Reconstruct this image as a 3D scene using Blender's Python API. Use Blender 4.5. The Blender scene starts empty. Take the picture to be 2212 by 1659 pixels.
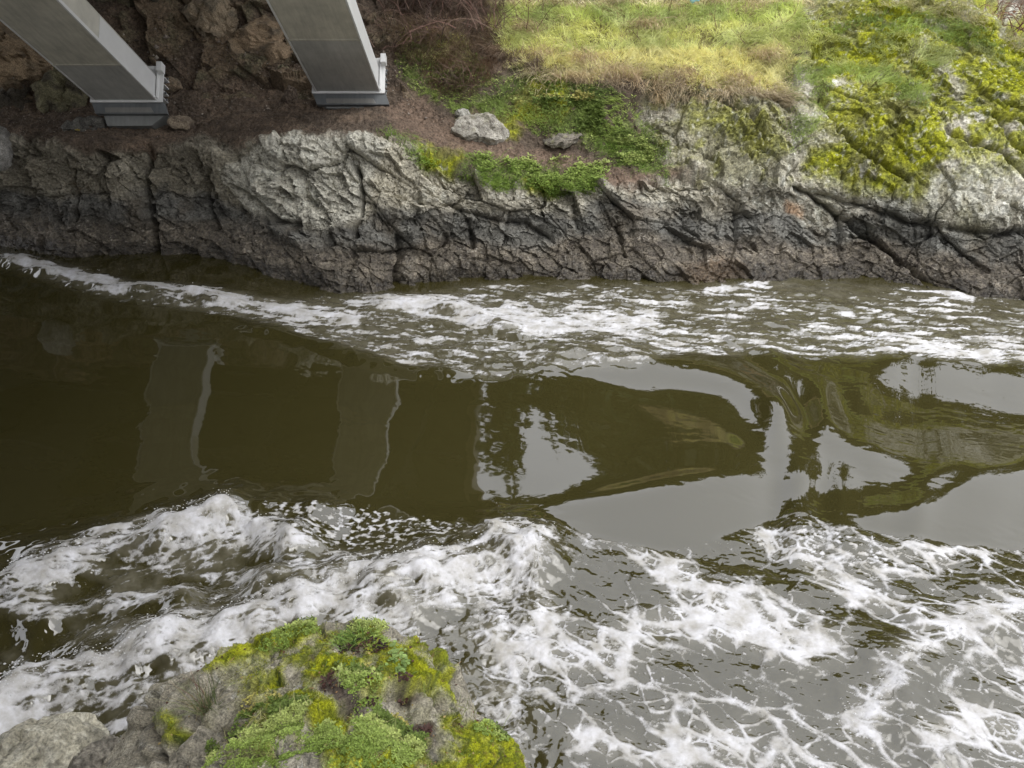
import bpy, math, random, time
T0 = time.time()
def tick(s): print("TICK", s, round(time.time() - T0, 1), flush=True)
import numpy as np
from mathutils import Vector

# ------------------------------------------------------------------ camera, sky, sun, exposure
scene = bpy.context.scene
COL = scene.collection
random.seed(7)
RNG = np.random.default_rng(7)
CAM_H, PITCH, LENS = 5.0, math.radians(30.0), 27.2
cam_d = bpy.data.cameras.new('camera')
cam = bpy.data.objects.new('camera', cam_d)
COL.objects.link(cam)
cam.location = (0, 0, CAM_H)
cam.rotation_euler = (math.pi / 2 - PITCH, 0, 0)
cam_d.lens, cam_d.sensor_width, cam_d.sensor_fit = LENS, 36.0, 'HORIZONTAL'
cam_d.clip_start, cam_d.clip_end = 0.05, 2000
scene.camera = cam

SUN_EL, SUN_AZ = math.radians(62), math.radians(138)      # azimuth measured from +Y towards +X
world = bpy.data.worlds.new('World')
scene.world = world
world.use_nodes = True
wn, wl = world.node_tree.nodes, world.node_tree.links
wn.clear()
sky = wn.new('ShaderNodeTexSky'); sky.sky_type = 'NISHITA'; sky.sun_disc = False
sky.sun_elevation = SUN_EL; sky.sun_rotation = SUN_AZ
sky.air_density = 1.0; sky.dust_density = 4.0; sky.ozone_density = 1.0
hs = wn.new('ShaderNodeHueSaturation'); hs.inputs['Saturation'].default_value = 0.12
mixw = wn.new('ShaderNodeMixRGB'); mixw.inputs[0].default_value = 0.7     # overcast: even cloud over the sky
mixw.inputs[2].default_value = (8.6, 8.7, 9.2, 1)
bgw = wn.new('ShaderNodeBackground'); bgw.inputs['Strength'].default_value = 0.15
outw = wn.new('ShaderNodeOutputWorld')
wl.new(sky.outputs[0], hs.inputs['Color']); wl.new(hs.outputs[0], mixw.inputs[1])
wl.new(mixw.outputs[0], bgw.inputs['Color']); wl.new(bgw.outputs[0], outw.inputs[0])

sun_d = bpy.data.lights.new('sun', 'SUN')
sun_d.energy, sun_d.angle, sun_d.color = 0.6, math.radians(50), (1.0, 0.96, 0.9)
sun = bpy.data.objects.new('sun', sun_d); COL.objects.link(sun)
sdir = Vector((math.sin(SUN_AZ) * math.cos(SUN_EL), math.cos(SUN_AZ) * math.cos(SUN_EL), math.sin(SUN_EL)))
sun.rotation_euler = sdir.to_track_quat('Z', 'Y').to_euler()
sun.location = (8, -6, 20)

scene.view_settings.view_transform = 'Standard'
scene.view_settings.look = 'None'
scene.view_settings.gamma = 1.0
scene.view_settings.use_curve_mapping = False
scene.view_settings.exposure = 0.90
try:
    scene.cycles.use_denoising = True
    scene.cycles.denoising_prefilter = 'ACCURATE'
    scene.cycles.max_bounces = 6
    scene.cycles.diffuse_bounces = 3
    scene.cycles.glossy_bounces = 3
except Exception:
    pass

# ------------------------------------------------------------------ measuring helpers (survey of the place from the photo)
FPX = 2212 * LENS / 36.0
CP, SP = math.cos(PITCH), math.sin(PITCH)
def ray(px, py):
    u = (np.asarray(px, float) - 1106) / FPX
    v = -(np.asarray(py, float) - 829.5) / FPX
    return np.stack(np.broadcast_arrays(u, CP + v * SP, -SP + v * CP), -1)
def at_z(px, py, z):
    d = ray(px, py); t = (z - CAM_H) / d[..., 2]
    return d * t[..., None] + np.array([0, 0, CAM_H])
def at_y(px, py, y):
    d = ray(px, py); t = y / d[..., 1]
    return d * t[..., None] + np.array([0, 0, CAM_H])
def to_px(P):
    P = np.asarray(P)
    x, y, z = P[..., 0], P[..., 1], P[..., 2] - CAM_H
    f = y * CP - z * SP; u = y * SP + z * CP
    return 1106 + FPX * x / f, 829.5 - FPX * u / f

# ------------------------------------------------------------------ noise (numpy)
GR = RNG.normal(size=(256, 3)).astype(np.float32)
GR /= np.linalg.norm(GR, axis=1)[:, None]
GR2 = GR[:, :2] / np.linalg.norm(GR[:, :2], axis=1)[:, None]
def hsh(i, j, k, seed=0):
    h = (i.astype(np.uint32) * np.uint32(374761393) + j.astype(np.uint32) * np.uint32(668265263)
         + k.astype(np.uint32) * np.uint32(2147483647) + np.uint32((seed * 974634777 + 12345) & 0xffffffff))
    h = (h ^ (h >> np.uint32(13))) * np.uint32(1274126177)
    h = (h ^ (h >> np.uint32(15))) * np.uint32(2246822519)
    return h ^ (h >> np.uint32(16))
from concurrent.futures import ThreadPoolExecutor
POOL = ThreadPoolExecutor(4)
def chunked(fn, P, nout, *args):
    P = np.ascontiguousarray(P, np.float32); sh = P.shape[:-1]; Q = P.reshape(-1, P.shape[-1]); n = len(Q); size = max(15000, n // 8 + 1)
    outs = [np.empty(n, np.float32) for _ in range(nout)]
    def run(a):
        r = fn(Q[a:a + size], *args)
        for o, v in zip(outs, r if nout > 1 else (r,)): o[a:a + size] = v
    list(POOL.map(run, range(0, n, size)))
    outs = [o.reshape(sh) for o in outs]
    return outs if nout > 1 else outs[0]
def perlin(P, seed=0):
    return chunked(_perlin2 if np.shape(P)[-1] == 2 else _perlin, P, 1, seed)
def _perlin2(P, seed=0):
    I = np.floor(P).astype(np.int32); f = P - I
    w = f * f * f * (f * (f * 6 - 15) + 10)
    out = np.zeros(P.shape[:-1], np.float32); kk = np.zeros(P.shape[:-1], np.int32)
    for a in (0, 1):
        wa = w[..., 0] if a else 1 - w[..., 0]
        for b in (0, 1):
            wb = w[..., 1] if b else 1 - w[..., 1]
            g = GR2[hsh(I[..., 0] + a, I[..., 1] + b, kk, seed) & np.uint32(255)]
            out += wa * wb * (g[..., 0] * (f[..., 0] - a) + g[..., 1] * (f[..., 1] - b))
    return out * 1.4
def _perlin(P, seed=0):
    I = np.floor(P).astype(np.int32); f = P - I
    w = f * f * f * (f * (f * 6 - 15) + 10)
    out = np.zeros(P.shape[:-1], np.float32)
    for a in (0, 1):
        wa = w[..., 0] if a else 1 - w[..., 0]
        for b in (0, 1):
            wb = w[..., 1] if b else 1 - w[..., 1]
            for c in (0, 1):
                wc = w[..., 2] if c else 1 - w[..., 2]
                g = GR[hsh(I[..., 0] + a, I[..., 1] + b, I[..., 2] + c, seed) & np.uint32(255)]
                out += wa * wb * wc * (g[..., 0] * (f[..., 0] - a) + g[..., 1] * (f[..., 1] - b) + g[..., 2] * (f[..., 2] - c))
    return out * 1.5
def fbm(P, octv=4, seed=0, gain=0.5, lac=2.03):
    s, a, n = 0, 1.0, 0
    for o in range(octv):
        s = s + a * perlin(P * (lac ** o), seed + o); n += a; a *= gain
    return s / n
def billow(P, octv=4, seed=0, gain=0.5):
    s, a, n = 0, 1.0, 0
    for o in range(octv):
        s = s + a * np.abs(perlin(P * (2.03 ** o), seed + o)); n += a; a *= gain
    return s / n * 2
def voro(P, seed=0, jit=0.9):
    """F1, F2, random value of the nearest cell, and a random plane through it (facet)"""
    return chunked(_voro2 if np.shape(P)[-1] == 2 else _voro, P, 4, seed, jit)
def _voro2(P, seed=0, jit=0.9):
    I = np.floor(P).astype(np.int32); sh = P.shape[:-1]; kk = np.zeros(sh, np.int32)
    F1 = np.full(sh, 9, np.float32); F2 = np.full(sh, 9, np.float32); rid = np.zeros(sh, np.float32)
    for a in (-1, 0, 1):
        for b in (-1, 0, 1):
            h = hsh(I[..., 0] + a, I[..., 1] + b, kk, seed)
            r1 = (h & np.uint32(1023)).astype(np.float32) / 1023
            r2 = ((h >> np.uint32(10)) & np.uint32(1023)).astype(np.float32) / 1023
            dx = P[..., 0] - (I[..., 0] + a + .5 + jit * (r1 - .5)); dy = P[..., 1] - (I[..., 1] + b + .5 + jit * (r2 - .5))
            d = np.sqrt(dx * dx + dy * dy)
            near = d < F1
            F2 = np.where(near, F1, np.minimum(F2, d)); F1 = np.where(near, d, F1); rid = np.where(near, r1, rid)
    return F1, F2, rid, rid
def _voro(P, seed=0, jit=0.9):
    I = np.floor(P).astype(np.int32)
    sh = P.shape[:-1]
    F1 = np.full(sh, 9, np.float32); F2 = np.full(sh, 9, np.float32)
    rid = np.zeros(sh, np.float32); fac = np.zeros(sh, np.float32)
    for a in (-1, 0, 1):
        for b in (-1, 0, 1):
            for c in (-1, 0, 1):
                h = hsh(I[..., 0] + a, I[..., 1] + b, I[..., 2] + c, seed)
                r1 = (h & np.uint32(1023)).astype(np.float32) / 1023
                r2 = ((h >> np.uint32(10)) & np.uint32(1023)).astype(np.float32) / 1023
                r3 = ((h >> np.uint32(20)) & np.uint32(1023)).astype(np.float32) / 1023
                dx = P[..., 0] - (I[..., 0] + a + .5 + jit * (r1 - .5))
                dy = P[..., 1] - (I[..., 1] + b + .5 + jit * (r2 - .5))
                dz = P[..., 2] - (I[..., 2] + c + .5 + jit * (r3 - .5))
                d = np.sqrt(dx * dx + dy * dy + dz * dz)
                g = GR[(h >> np.uint32(7)) & np.uint32(255)]
                near = d < F1
                F2 = np.where(near, F1, np.minimum(F2, d))
                F1 = np.where(near, d, F1)
                rid = np.where(near, r1, rid)
                fac = np.where(near, (r2 - .5) * .8 + dx * g[..., 0] + dy * g[..., 1] + dz * g[..., 2], fac)
    return F1, F2, rid, fac
def sstep(a, b, x):
    t = np.clip((x - a) / (b - a), 0, 1)
    return t * t * (3 - 2 * t)
def in_poly(px, py, poly, soft=12.0):
    """soft inside test of a polygon"""
    return chunked(_in_poly, np.stack([px, py], -1), 1, poly, soft)
def _in_poly(PP, poly, soft):
    px, py = PP[..., 0], PP[..., 1]
    poly = np.asarray(poly, np.float32)
    mg = soft + 1; bx0, by0 = poly.min(0) - mg; bx1, by1 = poly.max(0) + mg
    ii = np.nonzero((px > bx0) & (px < bx1) & (py > by0) & (py < by1))[0]
    full = np.zeros(px.shape, np.float32)
    if len(ii) == 0: return full
    px, py = px[ii], py[ii]
    inside = np.zeros(px.shape, bool); dmin = np.full(px.shape, 1e12, np.float32)
    n = len(poly)
    for i in range(n):
        x0, y0 = poly[i]; x1, y1 = poly[(i + 1) % n]
        cond = ((y0 > py) != (y1 > py))
        with np.errstate(divide='ignore', invalid='ignore'):
            xi = (x1 - x0) * (py - y0) / (y1 - y0 if y1 != y0 else 1e-9) + x0
        inside ^= cond & (px < xi)
        ex, ey = x1 - x0, y1 - y0
        t = np.clip(((px - x0) * ex + (py - y0) * ey) / (ex * ex + ey * ey + 1e-9), 0, 1)
        dmin = np.minimum(dmin, (px - x0 - t * ex) ** 2 + (py - y0 - t * ey) ** 2)
    d = np.sqrt(dmin) * np.where(inside, 1, -1)
    full[ii] = sstep(-soft, soft, d)
    return full
def line_dist(X, Y, pts):
    """distance, signed side (positive to the right of travel), parameter"""
    return chunked(_line_dist, np.stack([X, Y], -1), 3, pts)
def _line_dist(PP, pts):
    X, Y = PP[..., 0], PP[..., 1]
    pts = np.asarray(pts, float)
    best = np.full(X.shape, 1e12, np.float32); side = np.zeros(X.shape); par = np.zeros(X.shape)
    L = 0.0
    for i in range(len(pts) - 1):
        x0, y0 = pts[i][:2]; x1, y1 = pts[i + 1][:2]
        ex, ey = x1 - x0, y1 - y0; l2 = ex * ex + ey * ey + 1e-12
        t = np.clip(((X - x0) * ex + (Y - y0) * ey) / l2, 0, 1)
        dx, dy = X - x0 - t * ex, Y - y0 - t * ey
        d = dx * dx + dy * dy
        m = d < best
        best = np.where(m, d, best)
        side = np.where(m, np.sign(ey * (X - x0) - ex * (Y - y0)), side)
        par = np.where(m, L + t * math.sqrt(l2), par)
        L += math.sqrt(l2)
    return np.sqrt(best), side, par / max(L, 1e-9)
def blur(A, r, axis, n=3):
    r = int(max(1, r))
    for _ in range(n):
        pad = [(0, 0)] * A.ndim; pad[axis] = (r + 1, r)
        c = np.cumsum(np.pad(A, pad, mode='edge'), axis=axis)
        hi = [slice(None)] * A.ndim; lo = [slice(None)] * A.ndim
        hi[axis] = slice(2 * r + 1, None); lo[axis] = slice(0, -(2 * r + 1))
        A = (c[tuple(hi)] - c[tuple(lo)]) / (2 * r + 1)
    return A

# ------------------------------------------------------------------ mesh helpers
def make_mesh(name, V, F, attrs=None, smooth=False):
    V = np.ascontiguousarray(V, np.float32).reshape(-1, 3); F = np.ascontiguousarray(F, np.int32)
    k = F.shape[1]
    me = bpy.data.meshes.new(name)
    me.vertices.add(len(V)); me.vertices.foreach_set('co', V.ravel())
    me.loops.add(F.size); me.loops.foreach_set('vertex_index', F.ravel())
    me.polygons.add(len(F))
    me.polygons.foreach_set('loop_start', np.arange(0, F.size, k, dtype=np.int32))
    me.polygons.foreach_set('use_smooth', np.full(len(F), bool(smooth)))
    for an, A in (attrs or {}).items():
        A = np.asarray(A, np.float32)
        if A.ndim == 2:
            A4 = np.ones((len(A), 4), np.float32); A4[:, :A.shape[1]] = A
            at = me.attributes.new(an, 'FLOAT_COLOR', 'POINT'); at.data.foreach_set('color', A4.ravel())
        else:
            at = me.attributes.new(an, 'FLOAT', 'POINT'); at.data.foreach_set('value', A.ravel())
    me.update(calc_edges=True)
    return me
def obj(name, me, mat, parent=None):
    o = bpy.data.objects.new(name, me); COL.objects.link(o)
    if mat is not None and me is not None and len(me.materials) == 0: me.materials.append(mat)
    if parent is not None: o.parent = parent
    return o
def tag(o, label=None, cat=None, group=None, kind=None):
    if label: o['label'] = label
    if cat: o['category'] = cat
    if group: o['group'] = group
    if kind: o['kind'] = kind
    return o
def grid_faces(H, W):
    i = np.arange(H - 1)[:, None] * W + np.arange(W - 1)[None, :]
    i = i.ravel()
    return np.stack([i, i + 1, i + W + 1, i + W], 1)
def sub_mesh(name, V, F, sel, attrs):
    Fs = F[sel]; u, inv = np.unique(Fs, return_inverse=True)
    return make_mesh(name, V[u], inv.reshape(Fs.shape), {k: a[u] for k, a in attrs.items()})
def grid_normals(P):
    du = np.gradient(P, axis=1); dv = np.gradient(P, axis=0)
    n = np.cross(du, dv)
    return n / (np.linalg.norm(n, axis=-1, keepdims=True) + 1e-9)
class MB:
    """collects quads/boxes for small hard parts"""
    def __init__(s): s.v = []; s.f = []
    def hexa(s, c8):
        b = len(s.v); s.v += [tuple(p) for p in c8]
        for q in ((0, 3, 2, 1), (4, 5, 6, 7), (0, 1, 5, 4), (1, 2, 6, 5), (2, 3, 7, 6), (3, 0, 4, 7)):
            s.f.append([b + i for i in q])
        return s
    def box(s, o, X, Y, Z, x0, x1, y0, y1, z0, z1):
        o, X, Y, Z = map(np.asarray, (o, X, Y, Z))
        P = lambda a, b, c: o + X * a + Y * b + Z * c
        return s.hexa([P(x0, y0, z0), P(x1, y0, z0), P(x1, y1, z0), P(x0, y1, z0),
                       P(x0, y0, z1), P(x1, y0, z1), P(x1, y1, z1), P(x0, y1, z1)])
    def cyl(s, c, ax, r, h, n=8):
        ax = Vector(ax).normalized(); a = ax.orthogonal().normalized(); b_ = ax.cross(a)
        b = len(s.v); c = Vector(c)
        for k in range(n):
            t = 2 * math.pi * k / n; p = c + (a * math.cos(t) + b_ * math.sin(t)) * r
            s.v += [tuple(p), tuple(p + ax * h)]
        for k in range(n):
            j = (k + 1) % n
            s.f.append([b + 2 * k, b + 2 * j, b + 2 * j + 1, b + 2 * k + 1])
        s.f.append([b + 2 * k + 1 for k in range(n)]); s.f.append([b + 2 * k for k in range(n)][::-1])
        return s
    def build(s, name, mat, parent=None, bevel=0.0):
        me = bpy.data.meshes.new(name); me.from_pydata(s.v, [], s.f); me.update()
        o = obj(name, me, mat, parent)
        if bevel:
            m = o.modifiers.new('bevel', 'BEVEL'); m.width = bevel; m.segments = 2
        return o

# ------------------------------------------------------------------ materials
def new_mat(name):
    m = bpy.data.materials.new(name); m.use_nodes = True
    nt = m.node_tree; nt.nodes.clear()
    out = nt.nodes.new('ShaderNodeOutputMaterial'); b = nt.nodes.new('ShaderNodeBsdfPrincipled')
    nt.links.new(b.outputs[0], out.inputs[0])
    return m, nt, b
def N(nt, t, **kw):
    n = nt.nodes.new(t)
    for k, v in kw.items():
        if k in n.inputs: n.inputs[k].default_value = v
        else: setattr(n, k, v)
    return n
def mat_ground(name, rough=0.9, bump=0.5, scale=30.0):
    """vertex colour (what the surface is made of) x fine mineral grain, with bump"""
    m, nt, b = new_mat(name); L = nt.links.new
    at = N(nt, 'ShaderNodeAttribute', attribute_name='Col'); wet = N(nt, 'ShaderNodeAttribute', attribute_name='wet')
    geo = N(nt, 'ShaderNodeNewGeometry')
    n1 = N(nt, 'ShaderNodeTexNoise', Scale=scale, Detail=8.0, Roughness=0.7); L(geo.outputs['Position'], n1.inputs['Vector'])
    n2 = N(nt, 'ShaderNodeTexNoise', Scale=scale * 0.18, Detail=5.0, Roughness=0.6); L(geo.outputs['Position'], n2.inputs['Vector'])
    r = N(nt, 'ShaderNodeMapRange'); r.inputs[1].default_value = .32; r.inputs[2].default_value = .68; r.inputs[3].default_value = .35; r.inputs[4].default_value = 1.75
    L(n1.outputs[0], r.inputs[0])
    r2 = N(nt, 'ShaderNodeMapRange'); r2.inputs[1].default_value = .3; r2.inputs[2].default_value = .7; r2.inputs[3].default_value = .75; r2.inputs[4].default_value = 1.25
    L(n2.outputs[0], r2.inputs[0])
    mu = N(nt, 'ShaderNodeMath', operation='MULTIPLY'); L(r.outputs[0], mu.inputs[0]); L(r2.outputs[0], mu.inputs[1])
    mx = N(nt, 'ShaderNodeVectorMath', operation='SCALE'); L(at.outputs['Color'], mx.inputs[0]); L(mu.outputs[0], mx.inputs['Scale'])
    L(mx.outputs[0], b.inputs['Base Color'])
    rr = N(nt, 'ShaderNodeMapRange'); rr.inputs[3].default_value = rough; rr.inputs[4].default_value = 0.32
    L(wet.outputs['Fac'], rr.inputs[0]); L(rr.outputs[0], b.inputs['Roughness'])
    b.inputs['Specular IOR Level'].default_value = 0.35
    bp = N(nt, 'ShaderNodeBump', Strength=bump, Distance=0.03); L(n1.outputs[0], bp.inputs['Height']); L(bp.outputs[0], b.inputs['Normal'])
    return m
def mat_attr(name, rough=0.7, trans=0.0):
    m, nt, b = new_mat(name); L = nt.links.new
    at = N(nt, 'ShaderNodeAttribute', attribute_name='Col')
    L(at.outputs['Color'], b.inputs['Base Color']); b.inputs['Roughness'].default_value = rough
    b.inputs['Specular IOR Level'].default_value = 0.25
    if trans:
        t = N(nt, 'ShaderNodeBsdfTranslucent'); L(at.outputs['Color'], t.inputs[0])
        mix = N(nt, 'ShaderNodeMixShader'); mix.inputs[0].default_value = trans
        out = [n for n in nt.nodes if n.type == 'OUTPUT_MATERIAL'][0]
        L(b.outputs[0], mix.inputs[1]); L(t.outputs[0], mix.inputs[2]); L(mix.outputs[0], out.inputs[0])
    return m
def mat_paint(name, col, rough=0.55, streak=0.15, metal=0.0):
    m, nt, b = new_mat(name); L = nt.links.new
    tc = N(nt, 'ShaderNodeNewGeometry')
    n1 = N(nt, 'ShaderNodeTexNoise', Scale=2.2, Detail=7.0, Roughness=0.65); L(tc.outputs['Position'], n1.inputs['Vector'])
    mp = N(nt, 'ShaderNodeMapping'); mp.inputs['Scale'].default_value = (9, 1.2, 1.2); L(tc.outputs['Position'], mp.inputs['Vector'])
    n2 = N(nt, 'ShaderNodeTexNoise', Scale=1.6, Detail=6.0, Roughness=0.7); L(mp.outputs[0], n2.inputs['Vector'])
    ad = N(nt, 'ShaderNodeMath', operation='ADD'); L(n1.outputs[0], ad.inputs[0]); L(n2.outputs[0], ad.inputs[1])
    r = N(nt, 'ShaderNodeMapRange'); r.inputs[1].default_value = .65; r.inputs[2].default_value = 1.35
    r.inputs[3].default_value = 1 - streak; r.inputs[4].default_value = 1 + streak * .6
    L(ad.outputs[0], r.inputs[0])
    c = N(nt, 'ShaderNodeVectorMath', operation='SCALE'); c.inputs[0].default_value = col; L(r.outputs[0], c.inputs['Scale'])
    L(c.outputs[0], b.inputs['Base Color']); b.inputs['Roughness'].default_value = rough; b.inputs['Metallic'].default_value = metal
    bp = N(nt, 'ShaderNodeBump', Strength=0.08, Distance=0.02); L(n2.outputs[0], bp.inputs['Height']); L(bp.outputs[0], b.inputs['Normal'])
    return m

M = {}
M['bank'] = mat_ground('rock_and_soil', 0.9, 0.8, 24.0)
M['stone'] = mat_ground('stone', 0.92, 0.6, 45.0)
M['plant'] = mat_attr('leaf_blades', 0.6, 0.25)
M['twig'] = mat_attr('twig_bark', 0.85)
M['paint_new'] = mat_paint('grey_steel_paint', (0.40, 0.397, 0.37), 0.55, 0.30)
M['paint_old'] = mat_paint('weathered_pale_paint', (0.50, 0.478, 0.40), 0.6, 0.38)
M['paint_side'] = mat_paint('white_grey_side_paint', (0.66, 0.66, 0.645), 0.5, 0.10)  # white steel parts; on leg sides the open-sky light is in the colour
M['paint_side_old'] = mat_paint('stained_side_paint', (0.55, 0.53, 0.46), 0.6, 0.28)  # stained upper leg side, paint made paler in place of sky light
M['steel'] = mat_paint('galvanised_steel', (0.12, 0.128, 0.13), 0.5, 0.4)
M['steel_light'] = mat_paint('worn_steel', (0.19, 0.185, 0.17), 0.5, 0.3)
M['footing'] = mat_paint('footing_grey', (0.19, 0.195, 0.185), 0.8, 0.3)
M['concrete'] = mat_paint('concrete', (0.33, 0.30, 0.25), 0.9, 0.3)
M['deck'] = mat_paint('dark_deck_soffit', (0.12, 0.115, 0.10), 0.85, 0.3)

# ------------------------------------------------------------------ the far bank: one surveyed surface, split into outcrops, ledge and slopes
ST = [  # px, waterline, barnacle top, upper face, lip, ledge, slope foot, slope, top   (image row, distance)
 (-900, 500, (455, .15), (390, .3), (330, 14.6), (290, 15.2), (235, 15.8), (120, 16.4), (0, 17.0)),
 (-200, 515, (470, .15), (400, .3), (335, 14.2), (290, 14.9), (238, 15.4), (120, 16.2), (0, 16.9)),
 (0, 530, (480, .15), (400, .32), (330, 13.9), (290, 14.6), (240, 15.2), (120, 16.0), (0, 16.8)),
 (150, 558, (500, .2), (400, .45), (305, 13.7), (275, 14.6), (215, 15.6), (110, 16.3), (0, 17.0)),
 (320, 546, (497, .15), (400, .25), (320, 13.8), (262, 14.9), (190, 16.0), (100, 16.6), (0, 17.3)),
 (450, 553, (503, .15), (400, .3), (325, 13.5), (250, 15.0), (165, 16.2), (80, 16.7), (0, 17.2)),
 (600, 600, (515, .35), (400, .6), (308, 13.05), (240, 14.9), (180, 16.0), (90, 16.5), (0, 17.2)),
 (700, 622, (522, .4), (410, .7), (293, 12.9), (238, 14.9), (178, 16.0), (90, 16.7), (0, 17.5)),
 (790, 640, (530, .5), (410, .95), (293, 12.9), (232, 15.0), (175, 16.0), (90, 17.0), (0, 18.0)),
 (862, 620, (530, .3), (410, .6), (303, 12.9), (235, 14.9), (170, 16.0), (85, 17.0), (0, 18.0)),
 (1000, 600, (522, .3), (440, .5), (368, 12.95), (290, 14.0), (200, 15.4), (100, 16.8), (0, 18.0)),
 (1200, 600, (520, .4), (460, .55), (402, 12.95), (330, 13.9), (190, 14.8), (100, 16.5), (0, 18.0)),
 (1450, 612, (535, .4), (460, .75), (400, 13.0), (330, 13.7), (185, 14.4), (100, 16.3), (0, 18.0)),
 (1700, 600, (535, .4), (450, .75), (385, 13.05), (300, 13.6), (180, 14.5), (90, 16.0), (0, 17.5)),
 (1850, 598, (545, .3), (480, .55), (405, 13.0), (300, 13.6), (190, 14.4), (90, 15.4), (0, 16.5)),
 (2000, 618, (575, .25), (510, .5), (430, 12.6), (310, 13.2), (200, 14.0), (100, 14.9), (-10, 15.9)),
 (2100, 634, (585, .3), (520, .55), (440, 12.4), (315, 13.0), (210, 13.7), (115, 14.5), (20, 15.3)),
 (2212, 646, (590, .35), (530, .6), (448, 12.2), (325, 12.8), (235, 13.4), (165, 14.0), (112, 14.5)),
 (2450, 680, (620, .35), (560, .6), (480, 11.8), (390, 12.4), (310, 13.0), (250, 13.6), (205, 14.1)),
 (3100, 760, (690, .35), (620, .6), (540, 10.8), (460, 11.4), (400, 12.0), (350, 12.6), (315, 13.1)),
]
rows = []
for s in ST:
    px = s[0]; wl_ = at_z(px, s[1], 0.0); yb = wl_[1]
    col = [wl_ + np.array([0, -.5, -1.0]), wl_ + np.array([0, -.12, -.3]), wl_]
    for (py, dy) in s[2:4]: col.append(at_y(px, py, yb + dy))
    for (py, y) in s[4:]: col.append(at_y(px, py, y))
    top = col[-1]
    ridge = sstep(2000, 2150, px)
    k = 1 + 0.0 * ridge
    if px < 900:      # abutment side under the bridge: climbs to the road
        ext = [(1.2, 0.9), (4, 2.6), (10, 4.2), (26, 6)]
    else:
        ext = [(1.6, .75 - 1.3 * ridge), (4.5, 2.2 - 2.2 * ridge), (10, 4.9 - 1.5 * ridge), (30, 9)]
    sx = top[0] / max(top[1], 1)
    for (dy, dz) in ext: col.append(top + np.array([sx * dy, dy, dz]))
    rows.append(col)
CP_ = np.array(rows)                       # stations x rows x 3
pxs = np.array([s[0] for s in ST], float)
# dense columns and rows
colx = np.concatenate([np.linspace(-900, -60, 60, endpoint=False), np.linspace(-60, 2272, 920, endpoint=False), np.linspace(2272, 3100, 60)])
nr = CP_.shape[1]
rden = [4, 8, 52, 48, 48, 42, 60, 58, 52, 26, 8, 6, 5]
rowt = np.concatenate([np.linspace(i, i + 1, n, endpoint=False) for i, n in zip(range(nr - 1), rden)] + [[nr - 1]])
G = np.empty((len(colx), nr, 3))
for r in range(nr):
    for c in range(3): G[:, r, c] = np.interp(colx, pxs, CP_[:, r, c])
G = np.concatenate([blur(G[:, :, :], 9, 0, 2)], 0)
ri = np.clip(np.floor(rowt).astype(int), 0, nr - 2); rf = (rowt - ri)
rfs = rf
P = (G[:, ri, :] * (1 - rfs)[None, :, None] + G[:, ri + 1, :] * rfs[None, :, None]).transpose(1, 0, 2)   # rows x cols x 3
P = blur(P, 4, 0, 2)
H_, W_ = P.shape[:2]
PX, PY = to_px(P)
PX = np.asarray(PX); PY = np.asarray(PY)
Pf = P.astype(np.float32)
nrm = grid_normals(P)
if nrm[H_ // 2, W_ // 2, 1] > 0: nrm = -nrm
# --- what is where (survey polygons, softened and roughened)
wob = fbm(Pf * 1.6, 4, 11); wob2 = fbm(Pf * 4.0, 3, 21)
QX, QY = PX + 26 * wob + 12 * wob2, PY + 20 * fbm(Pf * 1.6 + 7, 4, 12) + 10 * fbm(Pf * 4 + 3, 3, 22)
ROCK = in_poly(QX, QY, [(-900, 320), (60, 300), (180, 330), (330, 325), (420, 290), (500, 315), (600, 296), (670, 288), (760, 292), (830, 296), (960, 330), (1010, 372),
        (1100, 395), (1290, 408), (1420, 392), (1560, 385), (1700, 370), (1705, 200), (1760, 60), (1700, -60), (2100, -60), (2300, 90), (3200, 300), (3200, 900), (-900, 900)], 10)
ROCK2 = in_poly(QX, QY, [(1400, 195), (1500, 190), (1600, 215), (1690, 230), (1700, 390), (1560, 400), (1440, 360), (1380, 260)], 14)
PALE = in_poly(QX, QY, [(495, 360), (560, 312), (670, 288), (790, 296), (830, 305), (780, 470), (700, 495), (560, 470), (500, 400)], 10)
DIRT = in_poly(QX, QY, [(-900, 340), (-900, -200), (830, -200), (860, 60), (850, 180), (960, 280), (1100, 330), (1330, 390), (1500, 430), (1240, 400), (1000, 352), (850, 300), (640, 292), (430, 330), (300, 330), (180, 320), (60, 310)], 8)
PATH = in_poly(QX, QY, [(820, 230), (900, 210), (960, 265), (1090, 315), (1200, 330), (1330, 372), (1430, 400), (1350, 415), (1200, 370), (1020, 345), (860, 300)], 10)
TERR = in_poly(QX + 70 * fbm(Pf * 2.5 + 80, 3, 118), QY + 25 * fbm(Pf * 2.5 + 90, 3, 119), [(1100, -300), (1720, -300), (1760, 30), (1700, 120), (1690, 210), (1550, 195), (1400, 180), (1250, 170), (1150, 150), (1060, 90)], 14)
GREEN = np.maximum.reduce([in_poly(QX, QY, q, 14) for q in (
        [(870, 60), (1000, 80), (1060, 190), (1000, 260), (900, 200), (860, 150)],
        [(1020, 190), (1150, 150), (1330, 200), (1450, 330), (1440, 395), (1330, 370), (1230, 300), (1100, 260), (1040, 250)],
        [(1000, 350), (1100, 345), (1300, 370), (1290, 410), (1180, 415), (1060, 400), (1010, 380)],
        [(830, 290), (900, 300), (990, 360), (930, 375), (860, 320)])])
lich = fbm(Pf * 2.2, 4, 31)
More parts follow.
